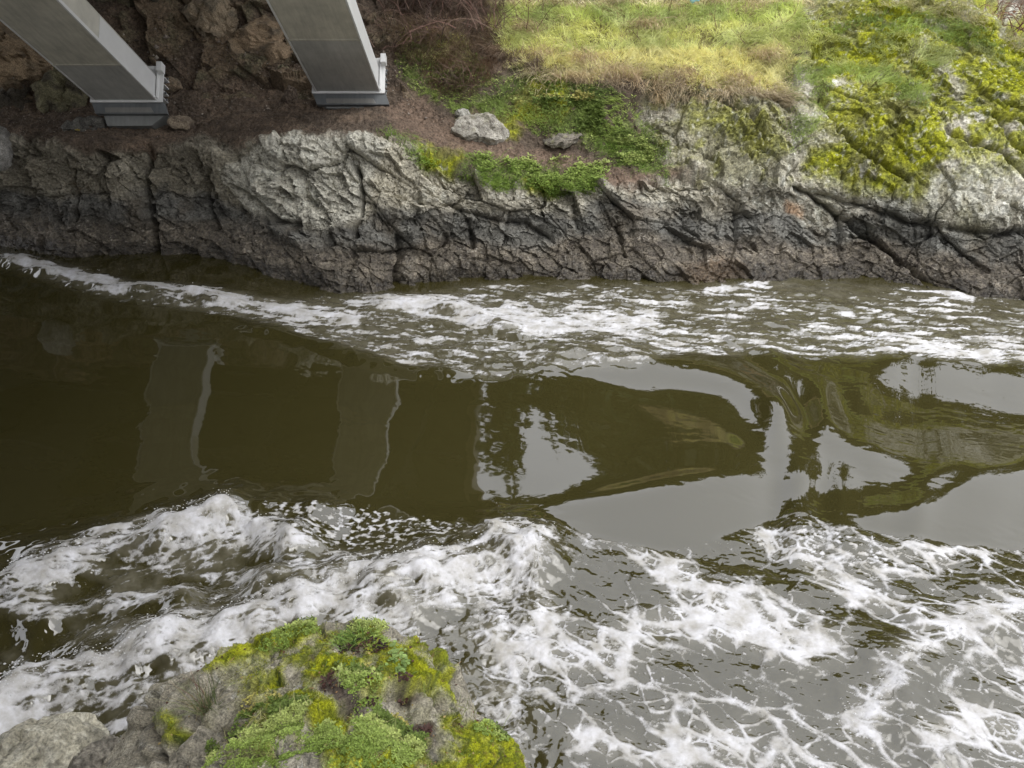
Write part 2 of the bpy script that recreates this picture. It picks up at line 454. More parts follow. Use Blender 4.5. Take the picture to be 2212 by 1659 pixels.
MOSS = np.maximum.reduce([in_poly(QX, QY, q, 16) for q in (
        [(1740, 20), (1900, -40), (2010, 40), (1960, 130), (1840, 190), (1740, 130)],
        [(1790, 200), (1870, 230), (2010, 250), (2050, 330), (1990, 420), (1900, 430), (1810, 400), (1740, 390), (1740, 320), (1800, 310)],
        [(2050, 120), (2130, 130), (2212, 120), (2220, 260), (2150, 290), (2080, 230), (2030, 160)],
        [(2120, 30), (2212, 110), (2400, 230), (2300, 260), (2180, 150), (2080, 60)],
        [(1020, 290), (1090, 235), (1130, 250), (1110, 300)], [(900, 310), (1000, 335), (980, 395), (915, 370)],
        [(1130, 395), (1200, 390), (1210, 415), (1140, 420)],
        [(1150, 150), (1230, 170), (1210, 260), (1120, 270), (1105, 210)], [(1480, 190), (1560, 230), (1650, 260), (1700, 340), (1640, 370), (1560, 300), (1470, 280)])])
mossn = fbm(Pf * 3.0 + 3, 5, 41, 0.6)
MOSS = MOSS * sstep(-0.36, -.08, mossn + 0.10 * (MOSS - .6))
MOSS = np.maximum(MOSS, ROCK * sstep(1720, 1800, QX) * sstep(430, 330, QY) * sstep(-.26, 0.0, mossn) * .9)
MOSS = np.maximum(MOSS, ROCK2 * sstep(0.02, 0.25, mossn) * .8)
# tide band: height above the water rather than the picture
Z = P[..., 2]
tide = Z + 0.42 * fbm(Pf * np.array([.7, .7, 1.2], np.float32), 5, 51) + .10 * sstep(1300, 1700, PX)
BARN = sstep(0.70, 0.42, tide)
DARK = sstep(1.16, .86, tide + 0.45 * fbm(Pf * 1.1 + 5, 5, 52)) * (1 - PALE * .8)
RX = sstep(1500, 1750, PX); DARK = DARK * (1 - .0 * RX)
rocky = np.clip(ROCK + ROCK2 * .9, 0, 1)
rocky = np.maximum(rocky, sstep(1.1, .9, Z))
# --- relief
Pw = Pf + 0.07 * np.stack([fbm(Pf * .9, 3, 61), fbm(Pf * .9 + 9, 3, 62), fbm(Pf * .9 + 17, 3, 63)], -1)
ca_, sa_ = math.cos(.62), math.sin(.62)                     # joints dip down to the right
sk = np.stack([Pw[..., 0] * ca_ - Pw[..., 2] * sa_, Pw[..., 1], Pw[..., 0] * sa_ + Pw[..., 2] * ca_], -1).astype(np.float32)
F1, F2, _, fa = voro(sk * np.array([.75, .9, 1.15], np.float32), 1)
cr1 = np.exp(-((F2 - F1) / .03) ** 2)
F1b, F2b, rb, fb = voro(sk * np.array([1.7, 2.2, 3.0], np.float32), 2)
cr2 = np.exp(-((F2b - F1b) / .04) ** 2)
F1c, F2c, rc, fc = voro(sk * np.array([4.2, 5.5, 7.5], np.float32), 3); cr3 = np.exp(-((F2c - F1c) / .06) ** 2)
F1d, F2d, rd_, fd = voro(Pw * 14.0, 4)
fine = fbm(Pf * 9, 4, 71, .6)
amp_ = np.clip(.75 + 1.1 * fbm(Pf * 1.1 + 33, 3, 73), .25, 1.5)
rel_rock = .22 * fa + amp_ * (.17 * fb + .095 * fc + .048 * fd) + .03 * fine - .05 * cr1 - .012 * cr2 + .12 * fbm(Pf * .8, 2, 72)
rel_soil = .12 * fbm(Pf * .9, 3, 81) + .05 * fine + .05 * billow(Pf * 3.5, 3, 82) + .012 * fd + .02 * fc
barn_b = .07 * fbm(Pf * 2.5, 4, 91) + .020 * billow(Pf * 20, 2, 92) + .06 * fb + .03 * fc
rr = rocky
rel = rr * rel_rock * (1 - .7 * BARN) + (1 - rr) * rel_soil + BARN * barn_b
# mossy right outcrop is smoother and slabby
SM = sstep(1690, 1760, QX) * sstep(470, 420, QY)
rel = rel * (1 - .5 * SM)
mossb = billow(Pf * 5.0, 3, 101); mossf = billow(Pf * 16, 3, 102)
rel = rel + MOSS * (.035 * mossb + .018 * mossf)
under = PX < 830
rel = rel + DIRT * (1 - rr) * (PY < 200) * (.28 * fa + .10 * fb)      # lumpy earth and buried rocks under the bridge
# main joints seen in the rock
def crack(pts, w, depth):
    d, s, t = line_dist(QX * .5 + PX * .5, QY * .5 + PY * .5, pts)
    return -depth * np.exp(-np.abs(d / (w * .75)) ** 1.5) * sstep(0, .06, t) * sstep(1, .94, t)
cracks = [([(322, 300), (318, 400), (330, 470), (338, 560)], 7, .42), ([(460, 360), (440, 430), (470, 500)], 6, .22), ([(768, 350), (778, 420), (766, 490), (775, 520)], 6, .38),
          ([(862, 500), (866, 560), (862, 625)], 6, .25), ([(500, 395), (560, 440), (600, 478), (660, 490)], 7, .22), ([(655, 300), (640, 330)], 4, .08),
          ([(1765, 200), (1790, 260), (1830, 325), (1880, 350), (1940, 390), (1960, 410)], 6, .26),
          ([(1700, 395), (1760, 430), (1830, 480), (1890, 520), (1940, 560), (1990, 600), (2060, 650)], 7, .26),
          ([(1740, 415), (1850, 440), (1950, 480), (2060, 495), (2212, 505), (2400, 530)], 8, .20),
          ([(2020, 300), (2080, 330), (2150, 350), (2212, 400)], 6, .2), ([(2120, 270), (2180, 330), (2240, 350)], 8, .3),
          ([(1580, 235), (1620, 270), (1650, 330)], 5, .16), ([(1480, 195), (1560, 230), (1600, 260)], 6, .18), ([(1390, 395), (1480, 410), (1540, 400)], 5, .1),
          ([(940, 440), (1040, 470), (1130, 480), (1200, 520)], 6, .16), ([(1240, 440), (1250, 500)], 5, .16), ([(1010, 470), (1020, 540)], 6, .18), ([(1330, 470), (1350, 560)], 6, .12),
          ([(150, 340), (165, 430), (160, 500)], 5, .15), ([(60, 350), (70, 450)], 5, .12), ([(230, 340), (240, 450)], 5, .12)]
CR = np.zeros_like(rel)
for pts, w, dp in cracks: CR = CR + crack(pts, w, dp)
bul = np.exp(-(((PX - 1960) / 260) ** 2 + ((PY - 300) / 150) ** 2)) + .6 * np.exp(-(((PX - 2190) / 130) ** 2 + ((PY - 330) / 110) ** 2)) + .5 * np.exp(-(((PX - 1560) / 130) ** 2 + ((PY - 300) / 80) ** 2))
rel = rel + CR + .34 * bul
fadeb = sstep(-1.0, -.2, Z) * 1.0
P2 = P + nrm * (rel * fadeb)[..., None]
# --- colours of the materials, plus some under-bridge shade at the left
def C(r, g, b): return np.array([r, g, b], np.float32)
def mixc(A, B, f): return A + (B - A) * np.clip(f, 0, 1)[..., None]
ones = np.ones(PX.shape + (1,), np.float32)
g1 = fbm(Pf * 1.3 + 2, 5, 111, .6); g2 = fbm(Pf * 5 + 4, 4, 112, .6); g3 = rb - .5
rockc = ones * C(.235, .215, .165)
rockc = mixc(rockc, ones * C(.37, .345, .275), sstep(-.1, .35, g1 + .25 * g3))
rockc = mixc(rockc, ones * C(.14, .132, .105), sstep(.05, .45, g2 - .2 * g1))
rockc = mixc(rockc, ones * C(.25, .17, .09), sstep(.35, .6, fbm(Pf * 1.8 + 40, 4, 113)) * .6)      # rusty seams
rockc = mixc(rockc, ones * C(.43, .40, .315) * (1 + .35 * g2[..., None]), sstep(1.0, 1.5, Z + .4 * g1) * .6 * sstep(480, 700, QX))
rockc = mixc(rockc, ones * C(.125, .108, .078) * (1 + .5 * g2[..., None]), sstep(560, 420, QX) * .42)  # soil-stained brown at the left, part of it painted under-bridge shade
rockc = mixc(rockc, ones * C(.41, .395, .335) * (1 + .25 * g2[..., None]), PALE * .85)
soilL = ones * C(.084, .063, .045); soilL = mixc(soilL, ones * C(.138, .100, .070), sstep(-.2, .4, g1)); soilL = mixc(soilL, ones * C(.05, .036, .027), sstep(.1, .5, g2))
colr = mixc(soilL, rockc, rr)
buried = DIRT * (1 - rr) * (PY < 215) * sstep(.0, .35, fa + .4 * fb)
colr = mixc(colr, mixc(ones * C(.17, .125, .08), ones * C(.10, .095, .055), sstep(-.1, .3, g1)), buried * .8)
turf = mixc(ones * C(.16, .15, .05), ones * C(.26, .22, .10), sstep(-.2, .3, g1)); turf = mixc(turf, ones * C(.09, .08, .04), sstep(.15, .5, g2))
colr = mixc(colr, turf, TERR * (1 - MOSS))
grn = mixc(ones * C(.07, .10, .025), ones * C(.12, .15, .04), sstep(-.2, .3, g2)); colr = mixc(colr, grn, GREEN * sstep(-.15, .1, g2 + .3 * g1) * .8 * (1 - PATH))
colr = mixc(colr, ones * C(.15, .105, .075) * (1 + .3 * g2[..., None]), PATH * .8)
lichen = .8 * ROCK * sstep(1500, 1760, QX) + .45 * ROCK2 + .7 * PALE + .5 * ROCK * sstep(850, 950, QX) * sstep(480, 430, QY)
lsp = sstep(.10, .30, fbm(Pf * 6 + 8, 4, 121, .65) + .25 * lich)
colr = mixc(colr, ones * C(.56, .56, .49), np.clip(lichen, 0, 1) * lsp * .8 * (1 - MOSS))
colr = mixc(colr, ones * C(.36, .35, .30), np.clip(lichen, 0, 1) * .35 * (1 - MOSS))
mossc = mixc(ones * C(.14, .155, .010), ones * C(.29, .30, .014), sstep(.15, .65, mossb + .3 * g1)); mossc = mixc(mossc, ones * C(.07, .085, .012), sstep(.1, .45, g2)); mossc = mixc(mossc, ones * C(.15, .145, .05), sstep(-.1, .35, fbm(Pf * 1.5 + 50, 4, 117)) * .8); mossc = mixc(mossc, ones * C(.045, .05, .015), sstep(.25, .5, fbm(Pf * 7 + 51, 3, 124)) * .5)
darkc = mixc(ones * C(.058, .058, .055), ones * C(.135, .135, .125), sstep(-.2, .35, g1 + .5 * g2 + .5 * g3)); darkc = mixc(darkc, ones * C(.095, .078, .058), sstep(.0, .4, fbm(Pf * 1.4 + 60, 4, 115)) * .8)
colr = mixc(colr, ones * C(.155, .150, .065) * (1 + .4 * g2[..., None]), np.clip(ROCK * sstep(1690, 1780, QX) + ROCK2, 0, 1) * sstep(-.2, .25, fbm(Pf * .9 + 70, 4, 116)) * .6)
colr = mixc(colr, darkc, DARK * rr * .82)
barnc = mixc(ones * C(.105, .091, .070), ones * C(.195, .169, .130), sstep(-.2, .4, g2 + .5 * g1)); barnc = mixc(barnc, ones * C(.06, .05, .042), sstep(.40, .75, billow(Pf * 12, 3, 131)) * .7)
barnc = mixc(barnc, ones * C(.45, .42, .36), sstep(.34, .50, perlin(Pf * 30, 141)) * sstep(-.1, .3, fbm(Pf * 2, 3, 142)) * .6)
barnc = mixc(barnc, ones * C(.30, .19, .10), in_poly(QX, QY, [(1470, 570), (1560, 560), (1600, 600), (1500, 625)], 20) * .35)
colr = mixc(colr, barnc, BARN)
MOSS = MOSS * (1 - .45 * np.clip(ROCK2 - ROCK, 0, 1))
colr = mixc(colr, mossc, MOSS)
flk = sstep(.24, .36, fbm(Pf * 11 + 14, 3, 122, .6)) * np.clip(ROCK * sstep(1690, 1780, QX) + ROCK2, 0, 1) * sstep(1.0, 1.4, Z)
colr = mixc(colr, ones * C(.58, .58, .50), flk * .5)
colr = mixc(colr, ones * C(.55, .55, .50), ROCK * sstep(1680, 1800, QX) * in_poly(QX, QY, [(1800, 395), (1900, 420), (2000, 395), (2120, 380), (2260, 400), (2300, 480), (2050, 470), (1900, 450)], 20) * sstep(-.1, .2, fbm(Pf * 5 + 19, 4, 123, .65)) * .4)
colr = mixc(colr, ones * C(.30, .13, .03), in_poly(QX, QY, [(1690, 430), (1725, 435), (1735, 460), (1700, 455)], 8) * .45)
wline = sstep(.26, .10, tide * .5 + Z * .5 + .05 * g2)
colr = colr * (1 - .5 * wline)[..., None]
wet = np.clip(wline * .8 + DARK * rr * .35 + sstep(.25, .05, Z) * .6, 0, 1)
V_all = P2.reshape(-1, 3); F_all = grid_faces(H_, W_)
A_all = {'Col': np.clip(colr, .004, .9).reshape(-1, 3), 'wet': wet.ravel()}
fpx = PX.ravel()[F_all].mean(1); fpy = PY.ravel()[F_all].mean(1); fqx = QX.ravel()[F_all].mean(1); fqy = QY.ravel()[F_all].mean(1)
frock = rr.ravel()[F_all].mean(1) > .5
fpale = PALE.ravel()[F_all].mean(1) > .5
fr2 = (ROCK2.ravel()[F_all].mean(1) > .5) & ~(ROCK.ravel()[F_all].mean(1) > .5)
reg = np.zeros(len(F_all), int)                                   # 0 ground / slopes
right = frock & (fqx > 1700)
reg[frock & (fqx < 325)] = 1
reg[frock & (fqx >= 325) & (fqx < 775)] = 2
reg[frock & (fqx >= 775) & (fqx < 1260)] = 3
reg[frock & (fqx >= 1260) & (fqx <= 1700)] = 4
reg[right] = 5
reg[fpale & frock] = 6
reg[fr2] = 7
terr_f = TERR.ravel()[F_all].mean(1) > .5
reg[(reg == 0) & (fpx > 830) & ((fpy < 240) | terr_f)] = 8
names = {0: ('earth_ledge', None, None), 8: ('grassy_hillside', None, None),
 1: ('rock_outcrop', 'dark jagged rock face at the left edge, below the left bridge foot', 'rock'),
 2: ('rock_outcrop', 'dark fissured rock face between the two deep cracks, around the pale block', 'rock'),
 3: ('rock_outcrop', 'ragged pale-topped rock ledge with a mossy rim, right of the bridge feet', 'rock'),
 4: ('rock_outcrop', 'blue-grey wet rock face in the middle right, above the churned shore water', 'rock'),
 5: ('mossy_outcrop', 'huge slanting outcrop at the right, patched with bright yellow-green moss', 'rock'),
 6: ('pale_rock_block', 'big pale grey rock block on the bank below the right bridge foot', 'rock'),
 7: ('lichen_outcrop', 'grey lichen-covered rock face under the overhanging straw grass', 'rock')}
for k, (nm, lb, ct) in names.items():
    sel = reg == k
    if not sel.any(): continue
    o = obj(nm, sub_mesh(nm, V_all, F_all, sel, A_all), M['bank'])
    if lb: tag(o, lb, ct, 'rock outcrops along the far bank')
    else: tag(o, kind='structure')

def bank_points(poly_or_mask, n, seed, power=1.0, ymin=None):
    """random points on the bank where a mask is high; returns index arrays"""
    m = np.clip(poly_or_mask, 0, 1) ** power
    m = m * ((PX > -80) & (PX < 2300) & (PY > -110))
    p = m.ravel().astype(np.float64); p /= p.sum()
    return np.random.default_rng(seed).choice(p.size, n, p=p)
NRM2 = grid_normals(P2)
if NRM2[H_ // 2, W_ // 2, 1] > 0: NRM2 = -NRM2
NRMS = blur(blur(NRM2, 4, 0, 1), 4, 1, 1)

tick("bank")
# ------------------------------------------------------------------ water
NEARV = []
wcol = np.concatenate([np.linspace(-2600, -160, 40, endpoint=False), np.linspace(-160, 2372, 900, endpoint=False), np.linspace(2372, 5200, 40)])
wrow = np.concatenate([np.linspace(440, 520, 14, endpoint=False), np.linspace(520, 1720, 580, endpoint=False), np.linspace(1720, 2600, 30)])
WX, WY = np.meshgrid(wcol, wrow)
WP = at_z(WX, WY, 0.0)
X, Y = WP[..., 0], WP[..., 1]
S2 = lambda sx, sy, ang=0.0, off=0.0: np.stack([((X * math.cos(ang) + Y * math.sin(ang)) / sx + off), ((-X * math.sin(ang) + Y * math.cos(ang)) / sy + off * 1.7)], -1).astype(np.float32)
n_lo = fbm(S2(1.2, .8, 0, 3), 3, 201); n_mid = fbm(S2(.5, .35, 0, 5), 3, 202)
VX, VY = WX + 16 * n_lo + 6 * n_mid, WY + 10 * fbm(S2(1.2, .8, 0, 9), 3, 203) + 4 * fbm(S2(.4, .3, 0, 4), 3, 204)
# smooth dark tongue in the middle
TONG = in_poly(WX, VY * .3 + WY * .7, [(-400, 560), (30, 600), (130, 630), (250, 660), (500, 690), (640, 720), (780, 770), (950, 800), (1130, 822), (1250, 826), (1480, 850), (1640, 960), (1620, 1030),
                        (1480, 1055), (1250, 1090), (1100, 1120), (800, 1100), (560, 1110), (460, 1100), (250, 1150), (0, 1220), (-400, 1320)], 6)
# --- standing waves and breaking crests (world-space ridges)
h = np.zeros_like(X)
wbx, wby = .16 * fbm(S2(.7, .5, 0, 23), 3, 205), .22 * fbm(S2(.6, .45, 0, 27), 3, 209)
cmod = .75 + .9 * fbm(S2(.8, .8, 0, 29), 3, 200)
def ridge(pts, A, wn, wf, taper=.12):
    """crest through image points at height A; wn: fall towards the camera, wf: fall away from it"""
    global h
    Wd = np.array([at_z(a, b, A * .9) for a, b in pts])[:, :2]
    d, s, t = line_dist(X + wbx, Y + wby, Wd)
    near = s > 0
    w = np.where(near, wn, wf)
    tp = sstep(0, taper, t) * sstep(1, 1 - taper, t)
    rg = A * np.exp(-(d / w) ** 2) * tp * np.clip(cmod, .4, 1.3)
    h = h + rg
    return d * np.where(near, 1, -1), t, rg / A
CR1 = [(-500, 1330), (-150, 1270), (0, 1232), (150, 1178), (300, 1128), (460, 1096), (560, 1106), (650, 1130), (760, 1150)]
CR2 = [(-300, 1640), (-100, 1545), (0, 1490), (100, 1440), (240, 1393), (470, 1318), (600, 1264), (800, 1214), (900, 1195), (1000, 1160), (1070, 1134), (1170, 1138), (1290, 1170)]
CR3 = [(-300, 1370), (0, 1330), (100, 1318), (220, 1298), (350, 1288), (450, 1275)]
CR4 = [(1840, 1560), (1930, 1460), (2000, 1395), (2090, 1338), (2212, 1302), (2500, 1270)]
CR5 = [(-200, 545), (20, 548), (130, 580), (230, 610), (330, 622), (450, 630), (560, 655)]
CR6 = [(500, 684), (620, 715), (760, 760), (900, 790), (1040, 815)]
CR7 = [(780, 640), (900, 648), (1000, 655), (1080, 690), (1160, 720)]
d1, t1, r1 = ridge(CR1, .26, .42, .50); d2, t2, r2 = ridge(CR2, .30, .50, .34); d3, t3, r3 = ridge(CR3, .16, .26, .20)
d4, t4, r4 = ridge(CR4, .17, .55, .45); d5, t5, r5 = ridge(CR5, .14, .20, .30); d6, t6, r6 = ridge(CR6, .06, .14, .2); d7, t7, r7 = ridge(CR7, .12, .22, .3)
# --- long swells whose tilt turns the surface to the sky or to the dark hill
def sdist(PP, poly):
    px, py = PP[..., 0], PP[..., 1]; poly = np.asarray(poly, np.float32); n = len(poly)
    ins = np.zeros(px.shape, bool); dm = np.full(px.shape, 1e12, np.float32)
    for i in range(n):
        x0, y0 = poly[i]; x1, y1 = poly[(i + 1) % n]
        ins ^= ((y0 > py) != (y1 > py)) & (px < (x1 - x0) * (py - y0) / (y1 - y0 if y1 != y0 else 1e-9) + x0)
        ex, ey = x1 - x0, y1 - y0; t = np.clip(((px - x0) * ex + (py - y0) * ey) / (ex * ex + ey * ey + 1e-9), 0, 1)
        dm = np.minimum(dm, (px - x0 - t * ex) ** 2 + (py - y0 - t * ey) ** 2)
    return np.sqrt(dm) * np.where(ins, -1, 1)
def spline(poly, k=6):
    q = np.asarray(poly, float); a, b_, c, d = np.roll(q, 1, 0), q, np.roll(q, -1, 0), np.roll(q, -2, 0); out = []
    for j in range(k):
        t = j / k; out.append(.5 * (2 * b_ + (c - a) * t + (2 * a - 5 * b_ + 4 * c - d) * t * t + (3 * b_ - a - 3 * c + d) * t ** 3))
    return np.stack(out, 1).reshape(-1, 2)
swx, swy = 26 * fbm(S2(1.7, 1.1, -.3, 13), 2, 206), 16 * fbm(S2(1.7, 1.1, -.3, 17), 2, 207)
def patch(poly, soft): return in_poly(VX * .5 + WX * .5 + swx, VY * .5 + WY * .5 + swy, spline(poly), soft * 2.0)
SKYL = np.maximum.reduce([
  patch([(1960, 770), (2120, 800), (2400, 850), (2400, 890), (2200, 885), (2050, 850), (1900, 815)], 10),
  patch([(1770, 930), (1850, 965), (1980, 1020), (1900, 1030), (1820, 990)], 7),
  patch([(1100, 1120), (1300, 1085), (1500, 1058), (1640, 1045), (1740, 1035), (1800, 1040), (1750, 1062), (1720, 1080), (1680, 1120), (1600, 1150), (1500, 1180), (1300, 1160), (1150, 1140)], 10),
  patch([(1860, 1130), (2000, 1100), (2100, 1050), (2212, 1030), (2500, 1000), (2500, 1200), (2212, 1180), (2000, 1180)], 12),
  patch([(1990, 1050), (2050, 1030), (2090, 1040), (2030, 1068)], 6)])
DRK = np.maximum.reduce([
  patch([(820, 1062), (1060, 1090), (1250, 1062), (1480, 1040), (1600, 1010), (1520, 1060), (1250, 1092), (1100, 1122), (900, 1108)], 6),
  patch([(1725, 1092), (1800, 1062), (1900, 1052), (1990, 1034), (2100, 1022), (2212, 995), (2212, 1022), (2110, 1048), (2020, 1092), (1900, 1128), (1800, 1138), (1735, 1118)], 8),
  patch([(1500, 850), (1700, 880), (1900, 910), (2212, 930), (2212, 1020), (2060, 1070), (1880, 1120), (1760, 1110), (1850, 1060), (1960, 1030), (1760, 930), (1700, 905)], 10),
  patch([(1300, 800), (1560, 825), (1760, 870), (1900, 910), (1600, 880), (1400, 815)], 8)])
TPOLY = spline([(-600, 560), (30, 600), (250, 660), (500, 690), (640, 720), (780, 770), (950, 800), (1130, 822), (1280, 828), (1480, 856), (1600, 910), (1645, 970), (1610, 1030), (1480, 1056), (1250, 1090), (1100, 1122), (800, 1110), (460, 1105), (250, 1150), (0, 1220), (-600, 1360)], 5)
dT = chunked(sdist, np.stack([WX + .4 * (VX - WX), WY + .4 * (VY - WY)], -1), 1, TPOLY)
tin = sstep(5, -5, dT); tout = 1 - tin
band = np.stack([dT / 34 + .3 * n_lo, WX / 420 + dT / 400], -1).astype(np.float32); band2 = np.stack([dT / 13, WX / 260], -1).astype(np.float32)
strk = fbm(band, 3, 226, .55) + .35 * fbm(band2, 2, 227)
right_ = sstep(1050, 1350, WX)
gq = lambda c_, w_: np.exp(-((dT + 14 * n_lo - c_) / w_) ** 2)
upper = sstep(1075, 990, WY); upm = upper * sstep(1080, 1260, WX)
rings = .25 * gq(38, 25) * sstep(1850, 1700, WX) + (-.17 * gq(95, 24) + .20 * gq(140, 17) * sstep(1150, 1350, WX) - .12 * gq(185, 30)) * sstep(2000, 1650, WX)
slope = upm * tout * rings * (1 + .5 * strk) + tout * right_ * (.20 * SKYL - .13 * DRK * (1 - .6 * gq(42, 34) * upper) + .05 * strk) - .09 * tin * sstep(1260, 1450, WX + .35 * (WY - 950)) * sstep(0, 40, -dT) - .13 * tin * np.exp(-((dT + 16) / 17) ** 2) * sstep(1000, 1040, WY) * sstep(780, 900, WX) + .012 * fbm(S2(1.3, .5, -.35, 19), 3, 208)
slope = slope + tout * (1 - right_) * .20 * SKYL
slope = blur(blur(slope, 2, 0, 2), 4, 1, 2)
dy = np.gradient(Y, axis=0)
Hs = np.cumsum((slope * dy)[::-1], axis=0)[::-1] * -1.0
Hs = np.cumsum(slope * dy, axis=0)
Hs = Hs - blur(Hs, 120, 0, 2)
Hs = blur(Hs, 4, 1, 2) * sstep(10.8, 9.0, Y) * sstep(4.5, 5.6, Y)
h = h + Hs
# --- how broken the surface is
FAR = in_poly(VX, VY, [(-100, 545), (30, 550), (110, 570), (200, 590), (300, 612), (430, 618), (560, 640), (700, 640), (790, 640), (900, 635), (1100, 612), (1500, 615), (1700, 600), (2300, 640), (2300, 800),
        (2120, 790), (1940, 770), (1700, 770), (1500, 760), (1380, 790), (1200, 800), (1060, 815), (900, 790), (700, 735), (560, 690), (420, 670), (250, 650), (150, 620), (60, 590)], 12)
LFT = in_poly(VX, VY, [(-500, 1260), (0, 1230), (150, 1178), (300, 1130), (460, 1096), (540, 1120), (640, 1180), (760, 1200), (1000, 1160), (1070, 1130), (1180, 1140), (1230, 1200), (1200, 1700), (-500, 1800)], 14) * sstep(1330, 1080, VX + 120 * n_lo)
RGT = in_poly(VX, VY, [(1050, 1130), (1180, 1135), (1300, 1160), (1420, 1190), (1560, 1160), (1700, 1110), (1860, 1150), (2000, 1170), (2212, 1180), (2500, 1200), (2600, 2000), (1000, 2000)], 16)
ROUGH = np.clip(np.maximum.reduce([FAR * .9, LFT, RGT * .9]), 0, 1)
rip = fbm(S2(.42, .22, -.12, 1), 5, 211, .55); big = fbm(S2(1.5, .7, -.25, 2), 3, 212); bl = billow(S2(.55, .45, -.3, 3), 4, 213, .55)
h = h + FAR * (.058 * rip + .040 * big) + RGT * (.050 * big + .014 * rip + .022 * (bl - .5)) + LFT * (.05 * big + .035 * (bl - .5) + .010 * rip)
h = h + (1 - ROUGH) * ((.0055 * fbm(S2(.24, .09, -.35, 6), 4, 221, .6) * sstep(-.1, .25, fbm(S2(1.2, .5, -.3, 66), 2, 223)) + .0008 * fbm(S2(.09, .05, -.3, 6), 2, 224)) * (1 - TONG * .85) + .010 * fbm(S2(1.6, .9, -.3, 8), 2, 222))
# --- foam amount
def stroke(pts, w):
    d, s, t = line_dist(VX, VY, pts)
    return np.exp(-(d / w) ** 2)
n_foam = fbm(S2(.8, .5, -.2, 14), 4, 231)
crest = np.maximum.reduce([r1 * (d1 > -.05) * .9, r2 * (d2 > -.05), r3 * .8, r4 * (d4 > -.04) * .95])
dens_L = LFT * np.clip(.26 + .55 * n_foam + .34 * crest, 0, 1.1)
troughL = np.maximum.reduce([in_poly(VX, VY, [(-300, 1400), (0, 1355), (90, 1365), (230, 1345), (420, 1315), (450, 1325), (250, 1385), (100, 1430), (0, 1490), (-300, 1620)], 14),
    in_poly(VX, VY, [(170, 1270), (330, 1245), (440, 1260), (300, 1290), (190, 1300)], 16), in_poly(VX, VY, [(560, 1130), (700, 1130), (950, 1150), (820, 1190), (700, 1190), (600, 1170)], 14) * .75,
    in_poly(VX, VY, [(250, 1500), (420, 1440), (300, 1560), (200, 1600), (120, 1560)], 30) * .5])
dens_L = dens_L * (1 - .9 * troughL)
# lace of foam
aw = .12 * np.stack([fbm(S2(.5, .5, 0, 21), 3, 241), fbm(S2(.5, .5, 0, 22), 3, 242)], -1)
la = S2(.62, .30, -.62, 0); la = (la + aw / np.array([.35, .22])).astype(np.float32)
f1, f2, _, _ = voro(la, 5); lace1 = f2 - f1
lb_ = S2(.26, .15, -.5, 3); lb_ = (lb_ + aw / np.array([.2, .16])).astype(np.float32)
f1, f2, _, _ = voro(lb_, 6); lace2 = f2 - f1
patchn = fbm(S2(1.3, .8, -.5, 31), 4, 251)
bandR = np.maximum.reduce([stroke([(900, 1420), (1060, 1400), (1250, 1395), (1450, 1350), (1600, 1340), (1700, 1390), (1800, 1400)], 55), stroke([(1850, 1560), (1930, 1450), (2010, 1390), (2100, 1340), (2300, 1310)], 45),
    stroke([(1080, 1140), (1150, 1220), (1180, 1330)], 45), stroke([(1380, 1180), (1500, 1260), (1600, 1330)], 30), stroke([(1600, 1060), (1640, 1130), (1760, 1230), (1850, 1290), (1980, 1330)], 22),
    stroke([(1250, 1600), (1400, 1640), (1600, 1600)], 35), stroke([(1960, 1140), (2010, 1120), (2060, 1150), (2120, 1190)], 12), stroke([(2000, 1600), (2100, 1560), (2212, 1600)], 35)])
dens_R = RGT * np.clip(.13 + .40 * patchn + .30 * bandR, 0, 1.0)
lc = S2(.11, .07, -.5, 5); lc = (lc + aw / np.array([.09, .08])).astype(np.float32)
f1, f2, _, _ = voro(lc, 9); lace5 = f2 - f1
fv_R = dens_R * 1.05 - np.minimum.reduce([lace1 * 1.7, lace2 * 1.9 + .08, lace5 * 1.7 + .30]) + .30 * fbm(S2(.16, .08, -.5, 41), 5, 261, .65) + .12 * patchn
ch = billow(S2(.36, .17, .45, 51), 5, 262, .6); ch2 = fbm(S2(.16, .06, .45, 61), 4, 263, .62)
lc = S2(.24, .11, .45, 7); lc = (lc + aw * 1.6 / np.array([.16, .10])).astype(np.float32)
f1, f2, _, _ = voro(lc, 7); lace3 = f2 - f1
lc = S2(.10, .055, .3, 8); lc = (lc + aw / np.array([.09, .07])).astype(np.float32)
f1, f2, _, _ = voro(lc, 8); lace4 = f2 - f1
stk = fbm(S2(.8, .10, .42, 15), 4, 264, .6)
fv_L = dens_L * 1.05 - .42 * np.minimum(lace3 * 1.5, lace4 * 1.6 + .10) + .40 * stk + .34 * ch2 + .25 * (ch - .5) - .24
# flecks of the far rapids
fl = fbm(S2(.50, .12, -.16, 71), 5, 271, .72); fl2 = fbm(S2(.9, .35, -.15, 81), 3, 272)
bandF = np.maximum.reduce([stroke([(20, 552), (120, 580), (220, 606), (330, 622), (470, 640), (640, 670), (760, 690)], 16), stroke([(500, 684), (620, 716), (760, 758), (900, 790)], 9), stroke([(150, 590), (230, 612), (300, 618)], 18) ,
    stroke([(780, 650), (860, 652), (960, 660), (1060, 690), (1180, 700), (1400, 690)], 20), stroke([(1320, 715), (1450, 740), (1560, 775)], 12) * .7, stroke([(1530, 622), (1590, 620), (1660, 612)], 7), stroke([(850, 612), (900, 605)], 5) * .9,
    stroke([(1900, 740), (2100, 765), (2300, 800)], 25) * .7, stroke([(1900, 600), (2000, 625), (2100, 645)], 10) * .6])
dens_F = FAR * np.clip(.39 + .34 * fl2 + .46 * bandF, 0, 1.0) * sstep(0, .3, FAR)
